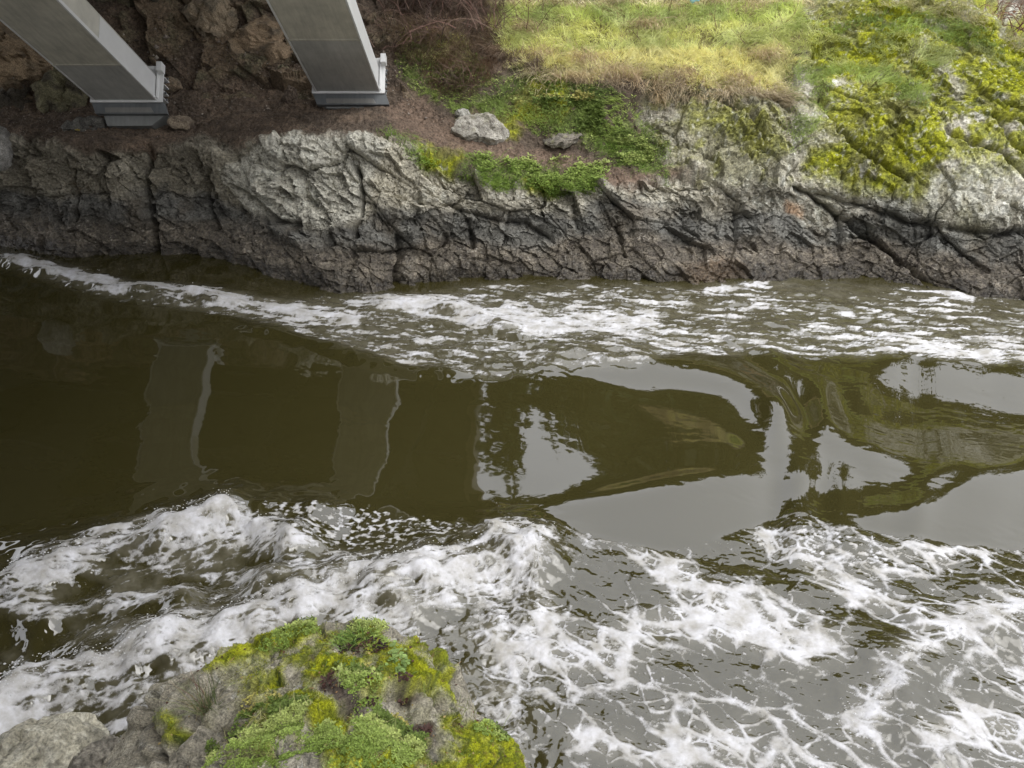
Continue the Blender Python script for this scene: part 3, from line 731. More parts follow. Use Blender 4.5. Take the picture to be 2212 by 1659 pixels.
dens_F = dens_F * (1 - .7 * in_poly(VX, VY, [(330, 555), (560, 600), (760, 640), (620, 650), (400, 610), (300, 590)], 12)) * (1 - .75 * in_poly(VX, VY, [(1650, 600), (1900, 605), (1960, 640), (1800, 650), (1680, 630)], 14))
fv_F = dens_F * 1.0 + 1.25 * fl - .50
spk = np.maximum.reduce([in_poly(VX, VY, [(560, 1105), (800, 1100), (1000, 1130), (1060, 1150), (800, 1200), (640, 1190)], 14), in_poly(VX, VY, [(1620, 1120), (1800, 1140), (1960, 1190), (1900, 1260), (1650, 1190)], 18)])
fv_S = spk * .55 + 1.0 * fbm(S2(.075, .05, -.2, 91), 3, 281, .55) - .62
edge = np.maximum.reduce([np.exp(-((d1 + .02) / .05) ** 2) * sstep(0, .08, t1) * sstep(1, .75, t1), np.exp(-((d2 + .02) / .045) ** 2) * sstep(0, .08, t2) * sstep(1, .9, t2), .8 * np.exp(-((d4 + .02) / .05) ** 2) * sstep(0, .1, t4)])
fv_K = RGT * (.16 + .30 * patchn + .18 * bandR) + 1.15 * fbm(S2(.075, .045, -.45, 95), 4, 282, .6) - .52
fv = np.maximum.reduce([fv_K - (RGT < .3) * 2, fv_R - (RGT < .3) * 2, fv_L - (1 - sstep(0, .5, LFT)) * .9, fv_F - (FAR < .2) * 2, fv_S - (spk < .2) * 2, edge * .30 - .10 + .9 * ch2 * edge - (edge < .05)])
foam = np.clip(.5 + fv, 0, 1)
aer = np.clip(np.maximum.reduce([dens_L * .55 + .5 * LFT * (bl - .45), RGT * np.clip(bandR * .55 + .35 * patchn, 0, 1) * .6, FAR * (.30 * bandF + .22 * fl2 + .26)]), 0, 1)
h = h + .014 * np.clip(foam - .45, 0, .5) * ROUGH + LFT * .022 * np.clip(dens_L, 0, 1) * (ch - .4) + LFT * .006 * ch2 + RGT * .003 * ch2
bank_y = np.interp(wcol, pxs, [at_z(s[0], s[1], 0)[1] for s in ST])
h = np.where(Y > 30, 0, h)
WP2 = WP.copy(); WP2[..., 2] = h
fw = grid_faces(*WX.shape)[:, ::-1]
m, nt, b = new_mat('river_water'); L = nt.links.new
fa_ = N(nt, 'ShaderNodeAttribute', attribute_name='foam'); ae_ = N(nt, 'ShaderNodeAttribute', attribute_name='aer')
geo = N(nt, 'ShaderNodeNewGeometry')
nz = N(nt, 'ShaderNodeTexNoise', Scale=20.0, Detail=8.0, Roughness=0.75); L(geo.outputs['Position'], nz.inputs['Vector'])
nz2 = N(nt, 'ShaderNodeTexNoise', Scale=7.0, Detail=6.0, Roughness=0.65); L(geo.outputs['Position'], nz2.inputs['Vector'])
sub = N(nt, 'ShaderNodeMath', operation='MULTIPLY_ADD'); L(nz.outputs[0], sub.inputs[0]); sub.inputs[1].default_value = .62; sub.inputs[2].default_value = -.31
ad = N(nt, 'ShaderNodeMath', operation='ADD'); L(fa_.outputs['Fac'], ad.inputs[0]); L(sub.outputs[0], ad.inputs[1])
fm = N(nt, 'ShaderNodeMapRange', interpolation_type='SMOOTHSTEP'); fm.inputs[1].default_value = .40; fm.inputs[2].default_value = .74; L(ad.outputs[0], fm.inputs[0])
aem = N(nt, 'ShaderNodeMath', operation='MULTIPLY'); L(ae_.outputs['Fac'], aem.inputs[0])
rn = N(nt, 'ShaderNodeMapRange'); rn.inputs[1].default_value = .3; rn.inputs[2].default_value = .7; rn.inputs[3].default_value = .3; rn.inputs[4].default_value = 1.3; L(nz2.outputs[0], rn.inputs[0]); L(rn.outputs[0], aem.inputs[1])
mc = N(nt, 'ShaderNodeMixRGB'); mc.inputs[1].default_value = (.038, .033, .0105, 1); mc.inputs[2].default_value = (.28, .262, .205, 1); L(aem.outputs[0], mc.inputs[0])
nz3 = N(nt, 'ShaderNodeTexNoise', Scale=4.5, Detail=7.0, Roughness=0.7); L(geo.outputs['Position'], nz3.inputs['Vector'])
ft = N(nt, 'ShaderNodeMapRange'); ft.inputs[1].default_value = .36; ft.inputs[2].default_value = .62; L(nz3.outputs[0], ft.inputs[0])
fcm = N(nt, 'ShaderNodeMixRGB'); fcm.inputs[1].default_value = (.34, .325, .29, 1); fcm.inputs[2].default_value = (.60, .60, .62, 1); L(ft.outputs[0], fcm.inputs[0])
mc2 = N(nt, 'ShaderNodeMixRGB'); L(fcm.outputs[0], mc2.inputs[2]); L(mc.outputs[0], mc2.inputs[1]); L(fm.outputs[0], mc2.inputs[0])
L(mc2.outputs[0], b.inputs['Base Color'])
ro = N(nt, 'ShaderNodeMapRange'); ro.inputs[3].default_value = .03; ro.inputs[4].default_value = .85; L(fm.outputs[0], ro.inputs[0]); L(ro.outputs[0], b.inputs['Roughness'])
b.inputs['IOR'].default_value = 1.85
bpf = N(nt, 'ShaderNodeMath', operation='MULTIPLY'); L(nz.outputs[0], bpf.inputs[0]); L(fm.outputs[0], bpf.inputs[1])
bp = N(nt, 'ShaderNodeBump', Strength=.35, Distance=.02); L(bpf.outputs[0], bp.inputs['Height']); L(bp.outputs[0], b.inputs['Normal'])
M['water'] = m
wo = obj('river_water', make_mesh('river_water', WP2.reshape(-1, 3), fw, {'foam': foam.ravel(), 'aer': aer.ravel()}, True), M['water'])
tag(wo, 'olive brown river rapids with white foam between the rock banks', kind='structure')

tick("water")
# ------------------------------------------------------------------ the near bank the photographer stands on, with the bridge abutment
nx, ny = np.meshgrid(np.linspace(-32, 32, 130), np.linspace(1.3, -26, 70))
nz_ = np.interp(ny, [-26, -12, -6, -2, 0.2, .8, 1.3], [9.5, 7.6, 5.4, 3.9, 3.1, 1.6, -.8]) + .35 * fbm(np.stack([nx * .4, ny * .4, nx * 0], -1), 3, 291)
nb_ = np.stack([nx, ny, nz_], -1); nbc = np.full((nx.size, 3), .12) * np.array([1.1, 1.0, .7]) * (1 + .5 * fbm((nb_ * .8).astype(np.float32), 3, 292)).reshape(-1, 1)
tag(obj('near_bank', make_mesh('near_bank', nb_.reshape(-1, 3), grid_faces(*nx.shape)[:, ::-1], {'Col': nbc, 'wet': np.zeros(nx.size)}), M['bank']), kind='structure')
r = np.random.default_rng(290)
pw = (np.maximum.reduce([np.exp(-((d1 + .02) / .10) ** 2) * LFT, np.exp(-((d2 + .02) / .09) ** 2) * LFT, .5 * np.exp(-((d5) / .10) ** 2) * FAR, .5 * np.exp(-(d4 / .1) ** 2) * RGT]) * (WX > -60) * (WX < 2270) * np.clip(fv + .5, 0, 1)).ravel().astype(np.float64)
i = r.choice(pw.size, 1500, p=pw / pw.sum()); n = len(i)
PEB = np.array([[1, 0, 0], [0, 1, 0], [-1, 0, 0], [0, -1, 0], [0, 0, 1], [0, 0, -1]], float); PEBF = np.array([[0, 1, 4], [1, 2, 4], [2, 3, 4], [3, 0, 4], [1, 0, 5], [2, 1, 5], [3, 2, 5], [0, 3, 5]])
pp = WP2.reshape(-1, 3)[i] + np.stack([r.normal(size=n) * .05, r.normal(size=n) * .04, np.abs(r.normal(size=n)) * .028 + .002], -1)
M['spray'] = mat_attr('spray', .4)
tag(obj('spray', make_mesh('spray', (pp[:, None] + PEB[None] * (r.uniform(.002, .007, n) * np.where(r.uniform(size=n) > .9, 1.6, 1))[:, None, None] * np.array([1.4, 1, 1])).reshape(-1, 3), ((np.arange(n) * 6)[:, None, None] + PEBF[None]).reshape(-1, 3), {'Col': np.full((n * 6, 3), .6)}), M['spray']), 'droplets thrown up along the breaking crests', kind='stuff')
# ------------------------------------------------------------------ bridge: two inclined box legs, their shoes, the deck overhead
def unit(a): a = np.asarray(a, float); return a / np.linalg.norm(a)
bridge = bpy.data.objects.new('bridge', None); COL.objects.link(bridge); bridge.location = (0, 0, 0)
tag(bridge, 'steel bridge with two slanting grey box legs footed on the far bank', 'bridge')
LD = unit([0.0, .814, -.58]); LN = unit([0.0, .58, .814]); LX = np.array([1.0, 0, 0])
def leg(px_l, px_r, py, y, split_t, which, ft_n):
    fl_ = at_y(px_l, py, y); fr_ = at_y(px_r, py, y)
    wdt = fr_[0] - fl_[0]; D = .46; o = (fl_ + fr_) / 2; hw = wdt / 2
    up = -LD
    Lt = 8.6
    lo = MB().box(o, LX, LN, up, -hw, hw, 0, D, 0, split_t).build('arch_leg', M['paint_new'], bridge, .008)
    tag(lo, which)
    # side webs with sky light in their paler paint, flush flanges
    MB().box(o, LX, LN, up, -hw, hw, .0, D, split_t + .0, Lt).build('upper_section', M['paint_old'], lo, .008)
    MB().box(o, LX, LN, up, hw + .002, hw + .012, .055, D - .04, .02, split_t * 1.55).build('side_web', M['paint_side'], lo)
    MB().box(o, LX, LN, up, hw + .002, hw + .012, .055, D - .04, split_t * 1.55 + .012, Lt).build('side_web', M['paint_side_old'], lo)
    MB().box(o, LX, LN, up, hw + .002, hw + .03, -.006, .048, .0, Lt).build('flange_edge', M['paint_side'], lo)
    MB().box(o, LX, LN, up, -hw - .03, -hw - .002, -.006, .048, .0, Lt).build('flange_edge', M['paint_side'], lo)
    MB().box(o, LX, LN, up, -hw - .01, hw + .01, -.008, -.002, split_t - .02, split_t + .02).build('weld_seam', M['paint_old'], lo)
    # foot: thin pale head plate, dark bearing plate stepping out below it, concrete-grey footing
    P0 = lambda a, n_, u_: o + LX * a + LN * n_ + up * u_
    MB().box(o, LX, LN, up, -hw - .09, hw + .12, -.035, D + .18, -.035, -.003).build('base_plate', M['paint_side'], lo, .004)
    def slab(nm, mt, x0, x1, x2, x3, n0, n1, u0, u1):
        MB().hexa([P0(x2, n1, u0), P0(x3, n1, u0), P0(x1, n0, u0), P0(x0, n0, u0), P0(x2, n1, u1), P0(x3, n1, u1), P0(x1, n0, u1), P0(x0, n0, u1)]).build(nm, mt, lo, .006)
    slab('bearing_plate', M['steel'], -hw - .085, hw + .13, -hw + .0, hw + .20, -.02, -.235, -.13, -.04)
    slab('shoe_strap', M['steel_light'], -hw + .16, hw - .10, -hw + .18, hw - .04, -.12, -.215, -.10, -.034)
    slab('footing', M['footing'], -hw + .09, hw + .14, -hw + .17, hw - .12, -.20, ft_n, -.42, -.135)
    # side bracket with gussets at the right of the foot
    MB().box(o, LX, LN, up, hw + .032, hw + .05, .02, D + .16, -.003, .07).build('side_bracket', M['paint_side'], lo)
    for q in range(4):
        g0 = .06 + q * .13
        MB().box(o, LX, LN, up, hw + .03, hw + .115, g0, g0 + .018, -.26, -.066).build('gusset', M['paint_side'], lo)
    MB().box(o, LX, LN, up, hw + .055, hw + .15, D + .02, D + .18, -.002, .16).build('keeper_block', M['paint_side'], lo, .005)
    for q in range(5):
        MB().cyl(P0(hw + .116, .08 + q * .1, -.16 + (q % 2) * .06), (1, 0, 0), .02, .025, 6).build('bolt', M['steel'], lo)
    for a in (-hw + .02, hw + .02):
        MB().cyl(P0(a, -.14, -.12), -LN, .018, .03, 6).build('bolt', M['steel'], lo)
    return lo
leg(205, 336, 216, 14.55, 1.25, 'left slanting grey steel leg of the bridge', -.42)
leg(684, 817, 197, 14.95, 1.75, 'right slanting grey steel leg of the bridge', -.26)
DX0, DX1, DZ = -19.0, -1.35, 8.0
for k in range(9):
    MB().box((0, 0, 0), (1, 0, 0), (0, 1, 0), (0, 0, 1), DX0, DX1, -16 + k * 6 + .01, -16 + (k + 1) * 6 - .01, DZ, DZ + .35).build('deck_panel', M['deck'], bridge)
for x in (-16.0, -12.0, -7.2, -2.9):
    MB().box((x, 0, 0), (1, 0, 0), (0, 1, 0), (0, 0, 1), -.18, .18, -16, 38, DZ - .55, DZ - .004).build('girder', M['deck'], bridge)
for k in range(13):
    MB().box((0, -14 + k * 4, 0), (1, 0, 0), (0, 1, 0), (0, 0, 1), DX0 + .2, DX1 - .15, -.1, .1, DZ - .30, DZ - .006).build('cross_beam', M['deck'], bridge)
MB().box((0, -9, 0), (1, 0, 0), (0, 1, 0), (0, 0, 1), DX0 + .3, DX1 - .3, -.5, .5, 3.5, DZ - .58).build('abutment', M['concrete'], bridge)
MB().box((0, 0, 0), (1, 0, 0), (0, 1, 0), (0, 0, 1), DX1 + .005, DX1 + .2, -16, 38, DZ - .1, DZ + 1.2).build('parapet', M['concrete'], bridge)

tick("bridge")
# ------------------------------------------------------------------ boulders
def ico(sub):
    import bmesh
    bm = bmesh.new(); bmesh.ops.create_icosphere(bm, subdivisions=sub, radius=1.0)
    V = np.array([v.co[:] for v in bm.verts]); F = np.array([[v.index for v in f.verts] for f in bm.faces]); bm.free()
    return V, F
ICO = {k: ico(k) for k in (3, 4, 5, 6)}
def boulder(name, label, c, size, seed, sub=5, rotz=0.0, tilt=0.0, cuts=9, col=(.2, .18, .14), col2=(.12, .11, .09), lich=0.0, moss=0.0, rough=1.0, group=None, nb=1):
    V, F = ICO[sub]
    V = V.copy(); r = np.random.default_rng(seed)
    for k in range(cuts):                      # flat broken faces
        n = unit(r.normal(size=3)); d = r.uniform(.55, .9)
        e = V @ n - d; V = V - np.where(e > 0, e * .92, 0)[:, None] * n
    Vf = (V * np.asarray(size)).astype(np.float32)
    sc = max(size)
    nn = V / np.linalg.norm(V, axis=1, keepdims=True)
    o3 = np.float32(seed * 3.7)
    _, f2, rid, fc_ = voro(Vf / sc * 2.6 + o3, seed); f1x, f2x, _, fc2 = voro(Vf / sc * 7 + o3, seed + 1)
    fin = fbm(Vf / sc * 9 + o3, 4, seed)
    Vf = Vf + nn * (sc * rough * (.16 * fc_ + .045 * fc2 + .03 * fin + .10 * fbm(Vf / sc * 1.5 + o3, 3, seed + 9)))[:, None]
    g = fbm(Vf / sc * 3 + o3, 4, seed + 3)
    colv = mixc(np.ones((len(Vf), 1), np.float32) * C(*col), np.ones((len(Vf), 1), np.float32) * C(*col2), sstep(-.15, .35, g + .3 * (rid - .5)))
    if lich: colv = mixc(colv, np.ones((len(Vf), 1), np.float32) * C(.47, .46, .40), sstep(.0, .3, fbm(Vf / sc * 8 + o3 + 5, 4, seed + 4)) * lich)
    if moss: colv = mixc(colv, np.ones((len(Vf), 1), np.float32) * C(.16, .17, .012), sstep(.0, .2, fbm(Vf / sc * 3 + o3 + 9, 4, seed + 5) + .5 * (V[:, 2] - .5)) * moss)
    ca, sa = math.cos(rotz), math.sin(rotz); ct, s_t = math.cos(tilt), math.sin(tilt)
    Vr = Vf @ np.array([[ct, 0, -s_t], [0, 1, 0], [s_t, 0, ct]]); Vr = Vr @ np.array([[ca, sa, 0], [-sa, ca, 0], [0, 0, 1]])
    o = obj(name, make_mesh(name, Vr, F, {'Col': colv, 'wet': np.zeros(len(Vf))}), M['stone'])
    o.location = tuple(c)
    return tag(o, label, 'rock', group)
BR = ((.22, .16, .10), (.11, .088, .06))
UB = 'rocks in the earth bank under the bridge'
def bpos(px, py, y, dz=0.0): p = at_y(px, py, y); return (p[0], p[1], p[2] + dz)
boulder('boulder', 'massive brown boulder behind the two bridge legs, nearer the right leg', bpos(585, 95, 16.9), (1.0, .8, .62), 11, 5, .3, .1, 10, *BR, group=UB)
boulder('boulder', 'tawny boulder leaning on the left side of the massive brown boulder', bpos(470, 60, 17.0), (.62, .6, .62), 12, 5, .9, .2, 10, (.23, .18, .12), (.12, .10, .07), group=UB)
boulder('boulder', 'dark rock at the top edge between the bridge legs', bpos(360, 5, 17.6), (1.3, .7, .55), 13, 5, .1, 0, 9, (.10, .085, .05), (.055, .05, .035), group=UB)
boulder('boulder', 'tan sunken boulder behind the left leg, cut off by the left edge', bpos(45, 130, 16.1), (1.0, .7, .62), 14, 5, .5, .3, 9, (.27, .20, .125), (.14, .11, .075), group=UB)
boulder('boulder', 'greenish brown rock directly behind the foot of the left leg', bpos(150, 205, 15.7), (.62, .6, .52), 15, 5, 1.4, .1, 9, (.15, .138, .08), (.08, .07, .05), group=UB)
boulder('boulder', 'dark rock hollow beside the left edge, above the smooth grey slab', bpos(30, 225, 15.6), (.55, .5, .42), 16, 5, 2.0, .2, 9, (.07, .06, .045), (.04, .035, .028), group=UB)
boulder('boulder', 'smooth grey slab of stone at the left edge of the bank', bpos(-10, 322, 13.7), (.36, .5, .40), 17, 4, .4, .5, 6, (.27, .26, .24), (.20, .19, .17), rough=.35, group=UB)
boulder('boulder', 'blocky tan stone on the bare earth right of the left foot', bpos(393, 265, 14.5), (.24, .2, .15), 18, 4, .3, .1, 12, (.21, .17, .12), (.13, .10, .075), rough=.5, group=UB)
boulder('boulder', 'small upright stone in the earth left of the right foot', bpos(625, 208, 15.3), (.15, .14, .2), 19, 4, .3, .3, 10, (.13, .10, .075), (.08, .06, .045), group=UB)
boulder('boulder', 'pointed flat stone behind the bracket of the left foot', bpos(372, 185, 15.6), (.18, .16, .16), 20, 4, .3, .6, 10, (.20, .15, .10), (.12, .10, .07), rough=.5, group=UB)
boulder('boulder', 'low grey rocks at the left of the earth ledge, below the left foot', bpos(185, 275, 14.5), (.42, .3, .18), 21, 4, .2, .1, 12, (.12, .115, .10), (.07, .066, .058), group=UB)
boulder('pale_boulder', 'rounded pale lichen-grey boulder beside the earth path on the bank', bpos(1038, 284, 14.0), (.50, .42, .30), 22, 5, .1, .12, 12, (.30, .28, .24), (.16, .145, .12), .5, .15, .5, group='loose rocks on the planted bank')
boulder('pale_boulder', 'small pale rock poking out above the rounded pale boulder', bpos(1000, 248, 14.5), (.14, .13, .12), 23, 4, .1, .3, 9, (.34, .33, .29), (.2, .19, .16), .4, 0, .8, group='loose rocks on the planted bank')
boulder('pale_boulder', 'flat dark-edged rock half buried in leaves right of the path', bpos(1215, 300, 14.0), (.34, .3, .13), 24, 4, .3, -.2, 9, (.17, .15, .12), (.09, .08, .065), .2, .3, .8, group='loose rocks on the planted bank')
boulder('pale_boulder', 'square lichen-white rock under the straw grass beside the mossy outcrop', bpos(1600, 225, 14.35), (.27, .22, .22), 25, 4, .3, .4, 9, (.33, .32, .28), (.17, .16, .13), .7, .15, .8, group='loose rocks on the planted bank')
boulder('pale_boulder', 'craggy pale rock bulging from moss on the upper right outcrop', bpos(1998, 172, 14.5), (.32, .28, .20), 26, 4, .3, .5, 12, (.30, .29, .25), (.13, .12, .10), .5, .35, 1.2, group='loose rocks on the planted bank')
boulder('pale_boulder', 'smooth pale rock bulge on the outcrop at the right edge', bpos(2205, 312, 13.15), (.36, .34, .26), 27, 5, .3, .5, 7, (.31, .30, .27), (.2, .19, .16), .6, .1, .7, group='loose rocks on the planted bank')
tick("boulders")
# ------------------------------------------------------------------ foreground mossy rock: crown and sheer sides
RIM = [(180, 1700, 1.10), (285, 1560, 1.62), (300, 1505, 1.72), (410, 1455, 1.82), (560, 1380, 1.95), (690, 1347, 2.0), (760, 1345, 2.02), (860, 1367, 2.0), (930, 1395, 1.95), (1000, 1462, 1.86),
       (1042, 1532, 1.74), (1092, 1588, 1.62), (1122, 1655, 1.5), (1160, 1850, 1.4), (900, 2120, 1.7), (480, 2100, 1.7), (200, 1900, 1.2)]
RC = at_z(670, 1800, 2.12)
rp = np.array([at_z(a, b_, z_) for a, b_, z_ in RIM])
ang = np.unwrap(np.arctan2(rp[:, 1] - RC[1], rp[:, 0] - RC[0]))
if ang[-1] < ang[0]: ang = ang[::-1]; rp = rp[::-1]
ang = np.append(ang, ang[0] + 2 * math.pi); rp = np.vstack([rp, rp[:1]])
aa = np.linspace(ang[0], ang[-1], 4000); vis = np.sin(aa) > -.25
cum = np.cumsum(np.where(vis, 1.0, .22)); th = np.interp(np.linspace(cum[0], cum[-1], 800), cum, aa)
R_ = np.interp(th, ang, np.hypot(rp[:, 0] - RC[0], rp[:, 1] - RC[1])); ZR = np.interp(th, ang, rp[:, 2])
def wrapblur(a, r):
    a3 = np.concatenate([a[:-1]] * 3); a3 = blur(a3, r, 0, 2); n = len(a) - 1
    return np.append(a3[n:2 * n], a3[n])
R_, ZR = wrapblur(R_, 10), wrapblur(ZR, 10)
rho = np.concatenate([np.linspace(.02, .30, 14, endpoint=False), np.linspace(.30, 1.0, 150), np.linspace(1.0, 1.32, 50)[1:]])
RH, TH = np.meshgrid(rho, th, indexing='ij')
Rb = np.broadcast_to(R_, RH.shape); Zb = np.broadcast_to(ZR, RH.shape)
inn = np.clip(RH, 0, 1); ou = np.clip(RH - 1, 0, 1) / .32
FX = RC[0] + np.cos(TH) * Rb * np.minimum(RH, 1 + .12 * ou); FY = RC[1] + np.sin(TH) * Rb * np.minimum(RH, 1 + .12 * ou)
FZ = Zb + (RC[2] - Zb) * (1 - inn ** 2.2) - ou ** 1.15 * (Zb + .5)
FP = np.stack([FX, FY, FZ], -1); FPf = FP.astype(np.float32)
GPX, GPY = to_px(FP)
fn_ = grid_normals(FP)
if fn_[20, 100, 2] < 0: fn_ = -fn_
fn_ = blur(blur(fn_, 6, 0, 1), 6, 1, 1); fn_[:3] = (0, 0, 1)
w1 = fbm(FPf * 4, 4, 301); w2 = fbm(FPf * 4 + 9, 4, 302)
UX, UY = GPX + 18 * w1 + 10 * fbm(FPf * 14, 3, 303), GPY + 18 * w2 + 10 * fbm(FPf * 14 + 5, 3, 304)
fw3 = FPf + .022 * np.stack([w1, w2, fbm(FPf * 4 + 20, 3, 305)], -1)
tl = np.stack([fw3[..., 0] + .8 * fw3[..., 1], fw3[..., 1] - .8 * fw3[..., 0], fw3[..., 2]], -1)
q1, q2, _, fA = voro(tl * np.array([1.9, 3.6, 2.6], np.float32), 311); cA = np.exp(-((q2 - q1) / .06) ** 2)
q1, q2, _, fB = voro(tl * np.array([5.5, 9.5, 7.0], np.float32), 312); cB = np.exp(-((q2 - q1) / .07) ** 2)
_, _, _, fC_ = voro(fw3 * 24, 313)
fgr = fbm(FPf * 30, 4, 314, .6)
frel = .050 * fA + .018 * fB + .009 * fC_ + .008 * fgr - .022 * cA - .008 * cB + .05 * fbm(FPf * 1.8, 3, 315)
frel = blur(blur(frel, 1, 0, 1), 1, 1, 1)
def fcrack(pts, w, depth):
    global frel
    d, s_, t_ = line_dist(UX * .5 + GPX * .5, UY * .5 + GPY * .5, pts)
    frel = frel - depth * np.exp(-(d / w) ** 2)
for pts, w_, dp in [([(420, 1600), (455, 1560), (520, 1505), (600, 1470)], 9, .07), ([(300, 1500), (325, 1580), (345, 1690)], 8, .08), ([(400, 1660), (440, 1610), (480, 1570)], 8, .07), ([(930, 1400), (950, 1450), (985, 1500), (1010, 1560)], 7, .05),
                    ([(560, 1545), (620, 1500), (650, 1490)], 7, .05), ([(690, 1350), (700, 1380)], 6, .04), ([(870, 1440), (930, 1500), (960, 1540)], 6, .04), ([(360, 1610), (400, 1570), (430, 1500)], 9, .07)]: fcrack(pts, w_, dp)
FMOSS = np.maximum.reduce([in_poly(UX, UY, q, 7) for q in (
  [(440, 1442), (560, 1385), (640, 1352), (700, 1338), (680, 1366), (580, 1406), (500, 1442), (450, 1462)], [(548, 1492), (590, 1455), (615, 1448), (608, 1474), (570, 1494)],
  [(652, 1440), (690, 1424), (745, 1418), (795, 1446), (835, 1492), (800, 1504), (740, 1474), (690, 1484), (656, 1470)], [(828, 1452), (868, 1402), (905, 1378), (928, 1388), (885, 1428), (932, 1440), (948, 1470), (905, 1484), (860, 1478), (830, 1466)],
  [(928, 1430), (950, 1408), (978, 1420), (966, 1460), (992, 1532), (960, 1522), (938, 1470)], [(950, 1540), (1010, 1545), (1060, 1570), (1102, 1598), (1140, 1690), (900, 1720), (930, 1650), (1000, 1616), (958, 1580)],
  [(640, 1518), (740, 1538), (772, 1592), (722, 1592), (640, 1560)], [(700, 1598), (765, 1640), (725, 1700), (696, 1650)], [(338, 1540), (368, 1538), (392, 1590), (350, 1602)], [(590, 1400), (680, 1352), (700, 1365), (640, 1400)],
  [(780, 1640), (900, 1610), (960, 1700), (760, 1740)], [(610, 1480), (660, 1500), (720, 1530), (650, 1530), (600, 1500)])])
FMOSS = np.maximum(FMOSS, .9 * sstep(-.02, .12, fbm(FPf * 3.2 + 12, 4, 324)) * (ou < .05) * sstep(450, 620, UX))
FMOSS = FMOSS * sstep(-.35, -.1, fbm(FPf * 7, 4, 321, .6)) * sstep(.35, .1, ou)
FMOSS = blur(blur(FMOSS, 2, 0, 2), 2, 1, 2)
mb1 = billow(FPf * 14, 3, 322); mb2 = billow(FPf * 45, 3, 323)
frel = frel + FMOSS * (.012 + .020 * mb1 + .006 * mb2)
fade0 = sstep(0, .12, RH)
FP2 = FP + fn_ * frel[..., None]
FP2[0] = FP2[0].mean(0)
o1 = np.ones(RH.shape + (1,), np.float32)
ga = fbm(FPf * 5, 5, 331, .6); gb = fbm(FPf * 20, 4, 332, .6)
fc = mixc(o1 * C(.26, .238, .185), o1 * C(.40, .37, .295), sstep(-.2, .35, ga)); fc = mixc(fc, o1 * C(.12, .112, .09), sstep(.05, .4, gb - .3 * ga)); fc = mixc(fc, o1 * C(.50, .49, .44), sstep(.22, .34, fbm(FPf * 16 + 3, 4, 333, .65)) * .7)
fc = mixc(fc, o1 * C(.14, .135, .06), sstep(.1, .4, fbm(FPf * 3.5 + 6, 4, 334)) * .55)
fc = mixc(fc, o1 * C(.085, .075, .062), sstep(.05, .6, ou) * .25)
soil_f = np.maximum.reduce([in_poly(UX, UY, q, 12) for q in ([(740, 1400), (800, 1395), (840, 1400), (800, 1420), (745, 1415)], [(690, 1480), (760, 1480), (800, 1530), (760, 1560), (690, 1500)], [(860, 1480), (900, 1480), (905, 1500), (870, 1505)], [(480, 1560), (560, 1540), (540, 1590), (470, 1600)], [(880, 1560), (940, 1560), (930, 1610), (890, 1620)])])
fc = mixc(fc, o1 * C(.045, .028, .020), soil_f * (1 - FMOSS) * .85)
mfc = mixc(o1 * C(.14, .165, .008), o1 * C(.33, .35, .012), sstep(.2, .75, mb1 + .35 * ga)); mfc = mixc(mfc, o1 * C(.06, .08, .01), sstep(.12, .4, gb)); mfc = mixc(mfc, o1 * C(.13, .08, .015), sstep(.3, .5, fbm(FPf * 10 + 30, 3, 335)) * .6)
fc = mixc(fc, mfc, FMOSS)
M['fore'] = mat_ground('mossy_stone', 0.92, 0.8, 90.0)
Ff = grid_faces(*RH.shape)
fo = obj('mossy_boulder', make_mesh('mossy_boulder', FP2.reshape(-1, 3), Ff, {'Col': np.clip(fc, .004, .9).reshape(-1, 3), 'wet': np.zeros(RH.size)}), M['fore'])
tag(fo, 'big moss-covered foreground rock standing over the rapids', 'rock')
FN2 = grid_normals(FP2)
if FN2[20, 100, 2] < 0: FN2 = -FN2
FN2 = blur(blur(FN2, 5, 0, 1), 5, 1, 1)
def corner_rock(name, label, px, py, z, size, seed, **kw):
    p = at_z(px, py, z); return boulder(name, label, (p[0], p[1], p[2]), size, seed, 5, **kw)
corner_rock('boulder', 'plain grey-tan boulder in the bottom left corner by the water', 90, 1712, .98, (.41, .38, .37), 33, rotz=.5, tilt=.15, cuts=8, col=(.34, .32, .25), col2=(.23, .215, .165), lich=.35, rough=.55)
corner_rock('boulder', 'low stone wedged between the corner boulder and the mossy foreground rock', 235, 1672, 1.15, (.20, .18, .16), 34, rotz=.2, tilt=.1, cuts=9, col=(.24, .22, .18), col2=(.13, .12, .10), rough=.8)

